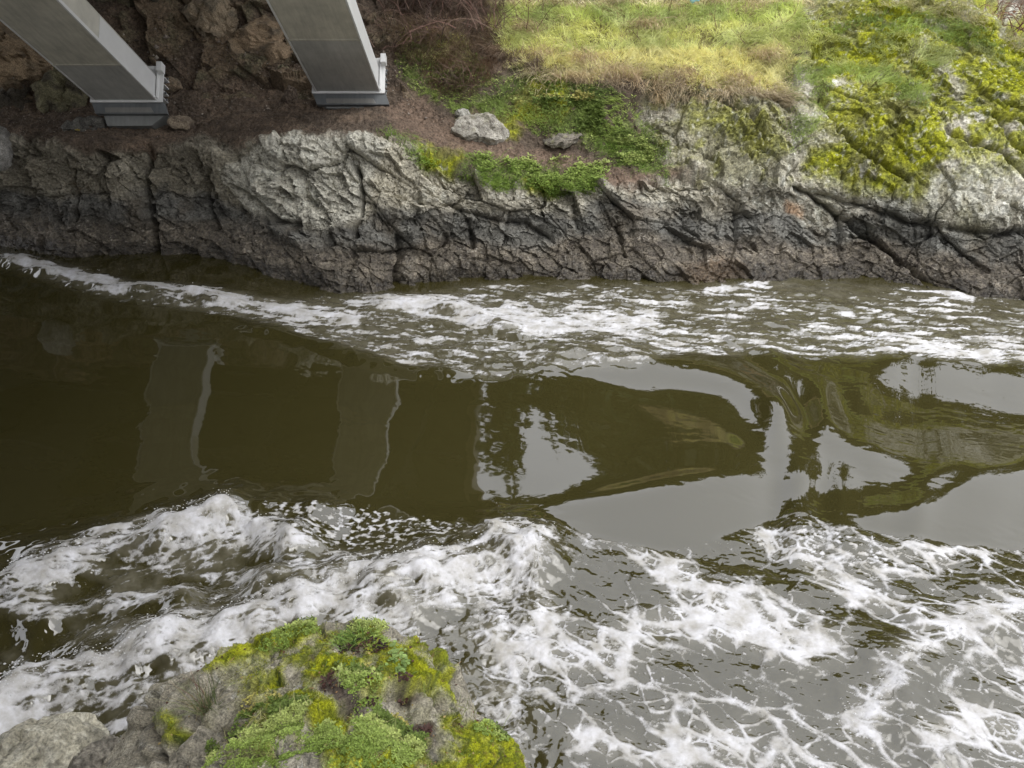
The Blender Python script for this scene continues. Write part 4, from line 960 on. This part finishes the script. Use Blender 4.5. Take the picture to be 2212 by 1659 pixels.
# ------------------------------------------------------------------ leaves and blades (vectorised)
def frames(nv):
    nv = nv / (np.linalg.norm(nv, axis=1, keepdims=True) + 1e-9)
    a = np.where(np.abs(nv[:, 2:3]) > .9, np.array([[1.0, 0, 0]]), np.array([[0, 0, 1.0]]))
    t = np.cross(a, nv); t /= np.linalg.norm(t, axis=1, keepdims=True); return t, np.cross(nv, t), nv
LEAF = np.array([[0, 0, 0], [.30, .28, .05], [.36, .62, .03], [0, 1, -.06], [-.36, .62, .03], [-.30, .28, .05]]); LEAFF = np.array([[0, 1, 2], [0, 2, 3], [0, 3, 4], [0, 4, 5]])
def leaf_mesh(name, pts, nv, size, cols, seed, nleaf=6, up=(.05, .55), spread=.9, tilt=(.1, .9), wide=1.0):
    """sprigs of nleaf leaves at pts; cols per sprig"""
    r = np.random.default_rng(seed); n = len(pts)
    nv = nv * .5 + np.array([0, 0, .6]); t, b_, w = frames(nv)
    sz = r.uniform(size[0], size[1], n)
    I = np.repeat(np.arange(n), nleaf); k = len(I)
    a = r.uniform(0, 2 * math.pi, k); hgt = r.uniform(up[0], up[1], k) * sz[I] * 2.2; ls = sz[I] * r.uniform(.6, 1.25, k); ti = r.uniform(tilt[0], tilt[1], k)
    dirv = t[I] * np.cos(a)[:, None] + b_[I] * np.sin(a)[:, None]; side = -t[I] * np.sin(a)[:, None] + b_[I] * np.cos(a)[:, None]
    fwd = dirv * np.cos(ti)[:, None] + w[I] * np.sin(ti)[:, None]; nor = w[I] * np.cos(ti)[:, None] - dirv * np.sin(ti)[:, None]
    base = pts[I] + w[I] * hgt[:, None] + dirv * (sz[I] * spread * r.uniform(0, 1, k))[:, None]
    V = base[:, None] + (side[:, None] * (LEAF[None, :, 0:1] * wide) + fwd[:, None] * LEAF[None, :, 1:2] + nor[:, None] * LEAF[None, :, 2:3]) * ls[:, None, None]
    F = (np.arange(k) * 6)[:, None, None] + LEAFF[None]
    c = cols[I] * r.uniform(.7, 1.3, (k, 1)); c = np.repeat(c, 6, 0)
    return make_mesh(name, V.reshape(-1, 3), F.reshape(-1, 3), {'Col': np.clip(c, .003, .9)})
def blade_mesh(name, pts, d0, d1, ln, wd, cols, seed, short=False):
    """blades that leave along d0 and droop to d1"""
    r = np.random.default_rng(seed); n = len(pts)
    d0 = d0 / np.linalg.norm(d0, axis=1, keepdims=True); d1 = d1 / np.linalg.norm(d1, axis=1, keepdims=True)
    side = np.cross(d0, d1) + r.normal(size=(n, 3)) * .4; side /= np.linalg.norm(side, axis=1, keepdims=True)
    Vs = []; p = pts.copy()
    prof = ((0, 1.0), (.5, .8), (1.0, .08)) if not short else ((0, 1.0), (1.0, .15))
    for j, (f, w_) in enumerate(prof):
        dd = d0 * (1 - f) + d1 * f; dd /= np.linalg.norm(dd, axis=1, keepdims=True)
        if j: p = p + dd * (ln / (len(prof) - 1))[:, None]
        Vs += [p - side * (wd * w_ * .5)[:, None], p + side * (wd * w_ * .5)[:, None]]
    V = np.stack(Vs, 1)
    nv_ = 2 * len(prof); F = (np.arange(n) * nv_)[:, None, None] + np.array([[0, 1, 3, 2], [2, 3, 5, 4]])[None, :len(prof) - 1]
    c = np.repeat(cols, nv_, 0)
    return make_mesh(name, V.reshape(-1, 3), F.reshape(-1, 4), {'Col': np.clip(c, .003, .9)})
def pick(cols, w, n, seed):
    r = np.random.default_rng(seed); k = r.choice(len(cols), n, p=np.asarray(w) / np.sum(w)); return np.asarray(cols)[k] * r.uniform(.8, 1.2, (n, 1))
def fore_points(mask, n, seed):
    p = (mask * (RH < 1.02) * (RH > .05) * RH * (GPY > 1250) * (GPY < 1740)).ravel().astype(np.float64); p /= p.sum()
    i = np.random.default_rng(seed).choice(p.size, n, p=p); return FP2.reshape(-1, 3)[i], FN2.reshape(-1, 3)[i], i
GRNS = [(.20, .28, .055), (.26, .34, .08), (.34, .40, .12), (.12, .17, .035), (.36, .33, .10)]
def fpatch(name, label, poly, n, size, seed, cols=GRNS, w=(3, 4, 2, 2, .25), nleaf=6, **kw):
    mk = in_poly(UX, UY, poly, 8) * sstep(-.3, .05, fbm(FPf * 9, 3, seed))
    p, nv, _ = fore_points(mk, n, seed)
    o = obj(name, leaf_mesh(name, p, nv, size, pick(cols, w, n, seed), seed, nleaf, **kw), M['plant']); return tag(o, label, kind='stuff')
fpatch('leafy_ground_cover', 'small-leaved green weeds spreading over the lower left of the mossy rock', [(395, 1720), (425, 1600), (500, 1580), (515, 1530), (560, 1500), (620, 1500), (700, 1560), (765, 1592), (722, 1622), (620, 1640), (560, 1740)], 2300, (.006, .011), 401)
fpatch('leafy_ground_cover', 'dense green weed clump on the right half of the mossy rock', [(765, 1555), (820, 1528), (872, 1540), (902, 1570), (912, 1625), (860, 1665), (760, 1740), (690, 1700), (742, 1600)], 1800, (.007, .012), 402, w=(4, 4, 2, 2, .2))
fpatch('leafy_ground_cover', 'thin scatter of sprouts across the middle of the mossy rock', [(735, 1465), (800, 1448), (835, 1532), (790, 1548), (745, 1505)], 260, (.009, .015), 403)
fpatch('leafy_ground_cover', 'fresh green weed tuft on the crest of the mossy rock', [(718, 1392), (755, 1350), (805, 1342), (842, 1375), (832, 1402), (762, 1404)], 420, (.007, .012), 404, w=(2, 5, 4, 1, 0))
fpatch('leafy_ground_cover', 'row of sprouts along the left crest of the mossy rock', [(560, 1406), (620, 1372), (685, 1346), (695, 1360), (605, 1402)], 260, (.008, .014), 405)
fpatch('leafy_ground_cover', 'blue-green round leaves beside the crest tuft on the mossy rock', [(822, 1440), (845, 1408), (872, 1425), (868, 1470), (840, 1476)], 30, (.013, .019), 406, cols=[(.19, .28, .08), (.23, .32, .10)], w=(1, 1), nleaf=4, wide=1.7, tilt=(0, .35))
fpatch('leafy_ground_cover', 'weeds along the lower right edge of the mossy rock', [(1000, 1560), (1060, 1565), (1100, 1600), (1080, 1610), (1020, 1580)], 120, (.009, .015), 407, w=(3, 4, 1, 3, 0))
fpatch('withered_leaves', 'withered dark purple leaves under the crest tuft of the mossy rock', [(738, 1398), (805, 1395), (842, 1402), (800, 1422), (742, 1416)], 70, (.008, .014), 408, cols=[(.05, .028, .022), (.09, .05, .035), (.03, .018, .015)], w=(1, 1, 1), tilt=(-.1, .6))
for k_, (a_, b2) in enumerate([(868, 1484), (712, 1500), (905, 1590), (800, 1500)]):
    fpatch('withered_rosette', ['withered black rosette right of centre on the mossy rock', 'withered black rosette near the centre of the mossy rock', 'withered black rosette beside the right weed clump', 'small withered rosette between moss cushions on the mossy rock'][k_], [(a_ - 12, b2 - 9), (a_ + 12, b2 - 9), (a_ + 12, b2 + 9), (a_ - 12, b2 + 9)], 9, (.012, .018), 410 + k_, cols=[(.045, .024, .02), (.07, .035, .028)], w=(1, 1), nleaf=5, tilt=(0, .7))
# moss pile on the rock: short soft shoots
p, nv, i_ = fore_points(FMOSS, 26000, 420); n = len(p); r = np.random.default_rng(420)
bc = mfc.reshape(-1, 3)[i_] * r.uniform(.8, 1.35, (n, 1))
d0 = nv + r.normal(size=(n, 3)) * .35
mo = obj('moss_shoots', blade_mesh('moss_shoots', p - nv * .002, d0, d0 + r.normal(size=(n, 3)) * .3, r.uniform(.006, .013, n), r.uniform(.003, .005, n), bc, 421, True), M['plant']); tag(mo, 'velvety yellow-green moss pile on the foreground rock', kind='stuff')
def tuft(name, label, p0, n, ln, wd, cols, w, seed, lean=(0, -.3, 1.0), spread=.03, droop=(0, -.4, -.6), jit=.45, group=None):
    r = np.random.default_rng(seed); p0 = np.asarray(p0)
    P_ = p0 + r.normal(size=(n, 3)) * np.array([spread, spread, spread * .3]); d0 = np.asarray(lean) + r.normal(size=(n, 3)) * jit; d1 = d0 + np.asarray(droop) + r.normal(size=(n, 3)) * .35
    me = blade_mesh(name, P_ - p0, d0, d1, r.uniform(ln[0], ln[1], n), r.uniform(wd[0], wd[1], n), pick(cols, w, n, seed), seed)
    o = obj(name, me, M['plant']); o.location = tuple(p0); return tag(o, label, 'grass tuft', group)
def fore_at(px, py):
    d = (GPX - px) ** 2 + (GPY - py) ** 2 + 1e6 * (RH > 1.0); i = np.argmin(d); return FP2.reshape(-1, 3)[i]
tuft('grass_tuft', 'long wiry grass tuft drooping from a crack on the left of the mossy rock', fore_at(440, 1520), 110, (.10, .26), (.003, .005), [(.12, .15, .06), (.20, .20, .11), (.30, .26, .15), (.15, .08, .06)], (4, 3, 2, 1), 430, (-.05, .15, 1.0), .022, (-.2, -.2, -.5), .32)
tuft('grass_tuft', 'short bright grass blades on the crest of the mossy rock', fore_at(765, 1385), 130, (.05, .12), (.004, .007), [(.14, .24, .05), (.20, .30, .07), (.10, .18, .04)], (3, 3, 2), 431, (0, 0, 1.0), .05, (0, -.3, -.5), .6)
tuft('grass_tuft', 'few thin grass stalks on the right shoulder of the mossy rock', fore_at(985, 1530), 40, (.05, .12), (.003, .004), [(.20, .22, .09), (.28, .26, .14)], (1, 1), 432, (0, .1, 1.0), .04, (0, -.3, -.6), .6)
for q, (a_, b2) in enumerate([(690, 1352), (735, 1500), (1080, 1590)]):
    tuft('grass_stalk', ['lone hair-thin stalk standing on the peak of the mossy rock', 'lone curved yellow blade in the middle of the mossy rock', 'lone thin stalk at the lower right rim of the mossy rock'][q], fore_at(a_, b2), 3, (.10, .17), (.002, .003), [(.30, .30, .16), (.22, .26, .10)], (1, 1), 440 + q, (0, 0, 1), .004, (.2, 0, -.3), .15)
p, nv, i_ = fore_points(np.maximum(in_poly(UX, UY, [(400, 1720), (430, 1600), (560, 1500), (760, 1540), (900, 1540), (920, 1640), (760, 1740)], 10), .25 * FMOSS), 900, 450); n = len(p); r = np.random.default_rng(450)
d0 = np.array([0, 0, 1.0]) + r.normal(size=(n, 3)) * .6
tag(obj('stray_blades', blade_mesh('stray_blades', p, d0, d0 + np.array([0, -.2, -.7]) + r.normal(size=(n, 3)) * .4, r.uniform(.02, .07, n), r.uniform(.0022, .004, n), pick([(.28, .36, .10), (.42, .40, .18), (.18, .26, .06), (.30, .19, .09)], (3, 2, 2, 1), n, 450), 451), M['plant']), 'fine stray grass blades among the weeds on the mossy rock', kind='stuff')
p, nv, i_ = fore_points(FMOSS * .4 + soil_f + .15, 240, 455)
tag(obj('dead_leaf_bits', leaf_mesh('dead_leaf_bits', p, nv, (.008, .018), pick([(.22, .13, .06), (.34, .26, .10), (.10, .05, .035)], (2, 1, 2), 240, 455), 455, 1, (0, .2), .2, (-.1, .3)), M['plant']), 'scraps of dead leaf strewn over the mossy rock', kind='stuff')
tick("fore")

# ------------------------------------------------------------------ vegetation of the far bank
PV = P2.reshape(-1, 3); NV = NRMS.reshape(-1, 3)
STRAW = [(.76, .72, .34), (.64, .68, .28), (.50, .58, .21), (.76, .68, .42), (.52, .43, .28)]
def bgrass(name, label, mask, n, ln, wd, cols, w, seed, fall=.8, cl=1.3):
    i = bank_points(mask, n, seed); p = PV[i]; nv = NV[i]; r = np.random.default_rng(seed)
    pf = p.astype(np.float32)
    sw = np.stack([fbm(pf * cl, 2, seed + 1), fbm(pf * cl + 9, 2, seed + 2), np.zeros(n)], -1) * 2.4
    d0 = nv * .5 + np.array([0, -.15, .75]) + sw * .6 + r.normal(size=(n, 3)) * .3
    d1 = d0 * .6 + np.array([0, -.55, -.55]) * fall + sw + r.normal(size=(n, 3)) * .35
    k = pick(cols, w, n, seed); tint = fbm(pf * 1.1 + 4, 3, seed + 3)[:, None]
    k = k * (1 + .8 * tint) * np.where(tint > .1, np.array([1.04, 1.0, .95]), 1.0)
    return tag(obj(name, blade_mesh(name, p, d0, d1, r.uniform(ln[0], ln[1], n), r.uniform(wd[0], wd[1], n), k, seed), M['plant']), label, kind='stuff')
TERRV = TERR * (PY > -110) * sstep(-.5, .0, fbm(Pf * 1.2, 3, 500))
bgrass('meadow_grass', 'matted yellow-green and straw grass on the slope at the top of the bank', TERRV, 46000, (.10, .30), (.006, .012), STRAW, (5, 4, 2.5, 3, 1.2), 501, .9, 2.6)
fringe = in_poly(QX, QY, [(1060, 90), (1150, 145), (1250, 160), (1400, 165), (1560, 180), (1690, 195), (1700, 235), (1560, 225), (1400, 205), (1260, 195), (1150, 180), (1050, 130)], 14)
bgrass('hanging_grass', 'dry brown grass hanging over the rim of the rock below the meadow', fringe * sstep(-.25, .15, fbm(Pf * 1.5, 3, 503)), 4500, (.15, .5), (.006, .011), [(.54, .45, .30), (.40, .32, .21), (.60, .52, .33), (.24, .18, .13)], (4, 3, 2, 2), 502, 1.8)
GV = GREEN * (1 - PATH) * sstep(-.1, .12, fbm(Pf * 2.2, 3, 510))
bgrass('bank_grass', 'fresh green grass growing along the earth path on the bank', np.maximum(GV, .25 * GREEN), 16000, (.06, .17), (.006, .011), [(.20, .30, .06), (.27, .36, .09), (.14, .21, .045), (.38, .35, .15)], (3, 3, 2, 1.5), 511)
brown = in_poly(QX, QY, [(820, -40), (1110, -40), (1090, 80), (1060, 180), (980, 230), (900, 150), (850, 120), (830, 60)], 16)
bgrass('dead_grass', 'dead brown stems and grass beside the right bridge foot', brown, 9000, (.12, .40), (.005, .010), [(.15, .10, .065), (.22, .155, .10), (.09, .06, .042), (.14, .16, .05)], (3, 3, 2, 1), 512)
rtop = in_poly(QX, QY, [(1700, 30), (1800, 60), (1900, 20), (2060, 0), (2212, 100), (2230, 180), (2090, 110), (2010, 180), (1990, 260), (1900, 210), (1800, 180), (1760, 280), (1700, 350), (1690, 200)], 16) * sstep(-.2, .1, fbm(Pf * 1.8, 3, 520))
bgrass('outcrop_grass', 'pale green grass in the hollows of the mossy right outcrop', rtop, 14000, (.07, .22), (.006, .010), [(.36, .45, .13), (.46, .50, .20), (.28, .37, .09), (.50, .46, .24)], (3, 3, 2, 1.5), 521)
def bleaf(name, label, mask, n, size, seed, cols=GRNS, w=(3, 4, 2, 2, .3), nleaf=5, **kw):
    i = bank_points(mask, n, seed); return tag(obj(name, leaf_mesh(name, PV[i], NV[i], size, pick(cols, w, n, seed), seed, nleaf, **kw), M['plant']), label, kind='stuff')
ivy = np.maximum.reduce([in_poly(QX, QY, q, 12) for q in ([(1170, 225), (1260, 210), (1330, 240), (1400, 320), (1440, 390), (1360, 370), (1300, 320), (1200, 275)], [(1020, 352), (1100, 345), (1310, 372), (1300, 412), (1180, 418), (1060, 402)])]) * sstep(-.15, .15, fbm(Pf * 2.5, 3, 530))
bleaf('leafy_ground_cover', 'mats of bright green leafy weeds on the ledge and slope right of the path', ivy, 2600, (.026, .050), 531)
bleaf('leafy_ground_cover', 'low weeds scattered in the grass between the path and the meadow', GREEN * (1 - PATH), 1200, (.02, .04), 532, w=(2, 3, 3, 1, .5))
bleaf('leafy_ground_cover', 'small herbs rooted among moss on the right outcrop', rtop, 500, (.018, .032), 533, w=(2, 4, 3, 1, 0))
i = bank_points(MOSS, 30000, 540); r = np.random.default_rng(540); n = len(i)
mcv = mossc.reshape(-1, 3)[i] * r.uniform(.75, 1.4, (n, 1)); d0 = NV[i] + r.normal(size=(n, 3)) * .5
tag(obj('moss_shoots', blade_mesh('moss_shoots', PV[i], d0, d0 + r.normal(size=(n, 3)) * .4 + np.array([0, 0, -.2]), r.uniform(.014, .032, n), r.uniform(.007, .013, n), mcv, 541, True), M['plant']), 'shaggy yellow-green moss on the rocks of the far bank', kind='stuff')
def bank_at(px, py):
    d = (PX - px) ** 2 + (PY - py) ** 2; k = np.argmin(d); return PV[k]
TT = [(1255, 130, 'large straw tussock spilling over the rim in the middle of the bank'), (1165, 120, 'pale straw tussock left of the large middle tussock'), (1330, 160, 'flattened straw tussock right of the large middle tussock'),
      (1470, 165, 'brown tussock on the rim above the lichen-grey rock face'), (1590, 175, 'shaggy tussock above the square lichen-white rock'), (1390, 60, 'straw tussock standing in the middle of the meadow'), (1650, 130, 'yellow tussock at the meadow corner beside the mossy outcrop'), (1130, 60, 'dry tussock at the left edge of the meadow by the brambles')]
for q, (a_, b2, lb) in enumerate(TT):
    tuft('grass_tussock', lb, bank_at(a_, b2), 320, (.3, .75) if q < 2 else (.22, .5), (.006, .010), [(.60, .48, .30), (.46, .34, .22), (.66, .56, .34), (.28, .20, .13)], (4, 3, 2, 2), 600 + q, (0, -.2, 1.0), .16, (0, -.9, -1.5), .45, 'dry grass tussocks on the rim')
def canes(name, label, centre, n, ln, rad, cols, seed, spread, cat='bush', sub=3, arch=1.0, leaves=None):
    """arching thorny canes as thin three-sided tubes"""
    r = np.random.default_rng(seed); Vv = []; Ff_ = []; Cc = []; tips = []
    def tube(p, d, L_, r0, c, depth):
        nseg = 6; pts = [p]; dirs = []
        for j in range(nseg):
            d = unit(d + r.normal(size=3) * .22 + np.array([0, 0, -.16 * arch])); dirs.append(d); pts.append(pts[-1] + d * L_ / nseg)
        b0 = len(Vv)
        for j, q in enumerate(pts):
            dd = dirs[min(j, nseg - 1)]; a = unit(np.cross(dd, [.3, .5, .8])); b1 = np.cross(dd, a); rr_ = r0 * (1 - .75 * j / nseg)
            for k in range(3):
                t_ = 2.094 * k; Vv.append(q + (a * math.cos(t_) + b1 * math.sin(t_)) * rr_); Cc.append(c)
        for j in range(nseg):
            for k in range(3):
                k2 = (k + 1) % 3; Ff_.append((b0 + j * 3 + k, b0 + j * 3 + k2, b0 + j * 3 + 3 + k2, b0 + j * 3 + 3 + k))
        tips.append(pts[-1])
        if depth:
            for _ in range(sub):
                j = r.integers(2, nseg + 1); tube(pts[j], dirs[j - 1] + r.normal(size=3) * .7, L_ * r.uniform(.25, .5), r0 * .55, c, depth - 1)
    centre = np.asarray(centre, float)
    for _ in range(n):
        p = r.normal(size=3) * np.asarray(spread); p[2] = -abs(p[2]) * .2
        c = np.asarray(cols[r.integers(len(cols))]) * r.uniform(.7, 1.3)
        tube(p, np.array([r.normal() * .7, r.normal() * .5 - .2, 1.0]), r.uniform(*ln), rad * r.uniform(.7, 1.3), c, 2)
    o = bpy.data.objects.new(name, None); COL.objects.link(o); o.location = tuple(centre); tag(o, label, cat)
    obj('stems', make_mesh('stems', np.array(Vv), np.array(Ff_), {'Col': np.array(Cc)}), M['twig'], o)
    if leaves:
        tp = np.array(tips); k = r.choice(len(tp), leaves[0]); obj('leaves', leaf_mesh('leaves', tp[k], np.tile([0, 0, 1.0], (len(k), 1)), leaves[1], pick(leaves[2], [1] * len(leaves[2]), len(k), seed), seed, leaves[3]), M['plant'], o)
    return o
TW = [(.13, .085, .065), (.19, .13, .10), (.10, .07, .058), (.17, .10, .08)]
canes('bramble_thicket', 'tangled leafless bramble thicket left of the meadow at the top', bank_at(1050, 60), 46, (.7, 1.4), .009, TW, 700, (.45, .35, .1), leaves=(14, (.02, .035), [(.62, .62, .58)], 1))
canes('bramble_thicket', 'low brown bramble tangle beside the right bridge leg', bank_at(880, 90), 40, (.6, 1.1), .008, TW, 701, (.4, .35, .1))
canes('bramble_thicket', 'bramble tangle at the top edge between the right leg and the thicket', bank_at(930, 20), 36, (.8, 1.4), .009, TW, 702, (.45, .3, .1))
canes('bramble_thicket', 'thin dead stems straggling down the slope above the pale boulder', bank_at(1010, 190), 26, (.4, .8), .006, TW, 703, (.35, .3, .08))
canes('red_leaved_shrub', 'red-brown shrub with a few scarlet leaves behind the ridge, top right corner', at_y(2190, 60, 17.0), 40, (.8, 1.7), .010, [(.16, .07, .05), (.20, .10, .07), (.12, .07, .05)], 704, (.7, .4, .2), leaves=(60, (.05, .09), [(.42, .07, .025), (.30, .10, .04), (.22, .12, .06)], 2))
for q, (a_, b2) in enumerate([(1385, 95), (1440, 40), (1545, 70), (1610, 105), (1505, 120), (1690, 60), (1300, 60)]):
    canes('weed_stalk', ['bare branching weed stalk left of the meadow centre', 'thin weed stalk high in the meadow', 'dark forked weed stalk in the meadow centre', 'twiggy weed stalk near the meadow corner', 'short weed stalk above the rim of the meadow', 'weed stalk beside the mossy outcrop at the meadow edge', 'weed stalk behind the large straw tussock'][q], bank_at(a_, b2), 2, (.35, .6), .007, [(.16, .11, .05), (.10, .07, .04)], 720 + q, (.02, .02, .01), 'weed', 2, .2)
# litter and stones on the earth ledge
i = bank_points(DIRT * (1 - rr) * sstep(40, 120, PY) + PATH * .6, 2400, 740); r = np.random.default_rng(740); n = len(i)
PEB = np.array([[1, 0, 0], [0, 1, 0], [-1, 0, 0], [0, -1, 0], [0, 0, .8], [0, 0, -.8]], float); PEBF = np.array([[0, 1, 4], [1, 2, 4], [2, 3, 4], [3, 0, 4], [1, 0, 5], [2, 1, 5], [3, 2, 5], [0, 3, 5]])
sz = r.uniform(.008, .03, n) * np.where(r.uniform(size=n) > .95, 2.2, 1); Vp = PV[i][:, None] + (PEB[None] * r.uniform(.6, 1.3, (n, 6, 1))) * sz[:, None, None]
cp = np.repeat(pick([(.13, .10, .075), (.20, .17, .14), (.08, .06, .045), (.34, .30, .25)], (4, 2, 3, .6), n, 741), 6, 0)
tag(obj('pebbles', make_mesh('pebbles', Vp.reshape(-1, 3), ((np.arange(n) * 6)[:, None, None] + PEBF[None]).reshape(-1, 3), {'Col': cp, 'wet': np.zeros(len(cp))}), M['stone']), 'loose pebbles and clods on the earth ledge and path', kind='stuff')
i = bank_points(DIRT * (1 - rr) * sstep(120, 200, PY), 500, 745)
tag(obj('leaf_litter', leaf_mesh('leaf_litter', PV[i], NV[i], (.02, .04), pick([(.14, .08, .05), (.20, .12, .07), (.09, .055, .04)], (1, 1, 1), 500, 746), 746, 1, (0, .1), .2, (-.1, .2)), M['plant']), 'brown leaf litter on the bare earth under the bridge', kind='stuff')
yl = bank_at(171, 289); yo = obj('fallen_leaf', leaf_mesh('fallen_leaf', np.zeros((1, 3)), np.array([[0, -.3, 1.0]]), (.09, .09), np.array([[.55, .42, .10]]), 750, 2, (.1, .2), .1, (0, .2)), M['plant']); yo.location = tuple(yl + np.array([0, -.03, .02])); tag(yo, 'yellow fallen leaf on the rock ledge below the left foot', 'leaf')
# scrap of blue at the top edge
M['blue'] = mat_paint('pale_blue_plastic', (.35, .62, .80), .4, .1)
V, F = ICO[3]; vb = V * np.array([.12, .05, .10]); vb[:, 2] += .02 * np.sin(V[:, 0] * 5); bo = obj('plastic_scrap', make_mesh('plastic_scrap', vb, F, None, True), M['blue']); bo.location = tuple(at_y(1500, -6, 17.4)); tag(bo, 'scrap of pale blue plastic in the grass at the top edge', 'litter')
tick("veg")

# ------------------------------------------------------------------ trees on the hilltop beyond the frame (seen mirrored in the water)
def ground_z(x, y):
    d = (P2[..., 0] - x) ** 2 + (P2[..., 1] - y) ** 2; return P2.reshape(-1, 3)[np.argmin(d)][2]
def tree(label, x, y, ht, cr, seed, n=2600, cols=((.035, .055, .018), (.055, .08, .025), (.03, .04, .016))):
    r = np.random.default_rng(seed); z0 = ground_z(x, y) - .2
    o = bpy.data.objects.new('tree', None); COL.objects.link(o); o.location = (x, y, z0); tag(o, label, 'tree', 'trees on the hill above the far bank')
    t = MB()
    for j in range(6):
        a, b_ = ht * .75 * j / 6, ht * .75 * (j + 1) / 6; t.cyl((.06 * math.sin(j + seed), 0, a), (.03 * math.cos(j), 0, 1), .20 * (1 - j / 7.5), (b_ - a) * 1.04, 8)
    for j in range(9):
        g = r.uniform(.35, .7) * ht; a = r.uniform(0, 6.28); t.cyl((0, 0, g), (math.cos(a), math.sin(a), .7), .05, cr * r.uniform(.5, .9), 5)
    t.build('trunk', M['bark'], o)
    u = r.normal(size=(26, 3)); u /= np.linalg.norm(u, axis=1)[:, None]; cl = u * r.uniform(.3, 1, (26, 1)) * np.array([cr, cr, ht * .44]) + np.array([0, 0, ht * .50])
    k = r.integers(26, size=n); p = cl[k] + r.normal(size=(n, 3)) * cr * .22
    obj('crown', leaf_mesh('crown', p, r.normal(size=(n, 3)), (.24, .42), pick(cols, [1] * len(cols), n, seed), seed, 3, tilt=(-.6, 1.2)), M['plant'], o)
def hedge_bush(label, x, y, seed):
    r = np.random.default_rng(seed); o = bpy.data.objects.new('hilltop_bush', None); COL.objects.link(o); o.location = (x, y, ground_z(x, y) - .1); tag(o, label, 'bush', 'bushes on the hilltop above the far bank')
    n = 420; u = r.normal(size=(n, 3)); u /= np.linalg.norm(u, axis=1)[:, None]; p = u * (r.uniform(.3, 1, (n, 1)) ** .6) * np.array([1.5, 1.1, 1.7]); p[:, 2] = np.abs(p[:, 2] + .9) * 1.15
    obj('foliage', leaf_mesh('foliage', p, r.normal(size=(n, 3)), (.22, .40), pick([(.05, .06, .02), (.07, .075, .03), (.04, .045, .018)], [1, 1, 1], n, seed), seed, 3, tilt=(-.6, 1.2)), M['plant'], o)
    MB().cyl((0, 0, 0), (0, .1, 1), .06, 1.6, 6).cyl((.05, 0, .3), (.5, .2, 1), .04, 1.4, 5).cyl((-.05, 0, .3), (-.5, -.1, 1), .04, 1.4, 5).build('stems', M['bark'], o)
M['bark'] = mat_paint('bark', (.10, .08, .06), .9, .4)
TR = [(4.2, 22.5, 5.2, 1.8), (7.2, 23.5, 6.4, 2.3), (10.6, 22.5, 6.6, 2.4), (14.0, 21.5, 7.0, 2.5), (18.0, 20.0, 7.5, 2.6), (8.6, 27, 7.4, 2.6), (13, 27, 7.6, 2.6), (22, 18, 7.5, 2.7), (-.35, 20.5, 6.2, .5), (.6, 23.5, 3.0, 1.3), (2.4, 23.0, 4.0, 1.6)]
TL = ['slim tree at the left end of the hilltop row', 'broad tree second along the hilltop row', 'round tree third along the hilltop row', 'round tree fourth along the hilltop row', 'tall tree above the right outcrop', 'tall tree behind the second hilltop tree', 'tall tree behind the third hilltop tree', 'tree farthest right above the outcrop', 'bare thin trunk beside the bridge parapet', 'low bushy tree next to the thin trunk', 'bushy tree between the low tree and the slim tree']
for q, ((x_, y_, h_, c_), lb) in enumerate(zip(TR, TL)): tree(lb, x_, y_, h_, c_, 800 + q, 1100 if c_ > 1.5 else 300)
HB = [(3.0, 21.6), (5.4, 21.4), (7.6, 21.2), (9.8, 20.8), (12.0, 20.3), (14.2, 19.6), (16.4, 18.8), (18.6, 18.0), (21.0, 17.0)]
for q, (x_, y_) in enumerate(HB): hedge_bush(['first', 'second', 'third', 'fourth', 'fifth', 'sixth', 'seventh', 'eighth', 'ninth'][q] + ' dark bush from the bridge along the hilltop', x_, y_, 860 + q)
tick("end")
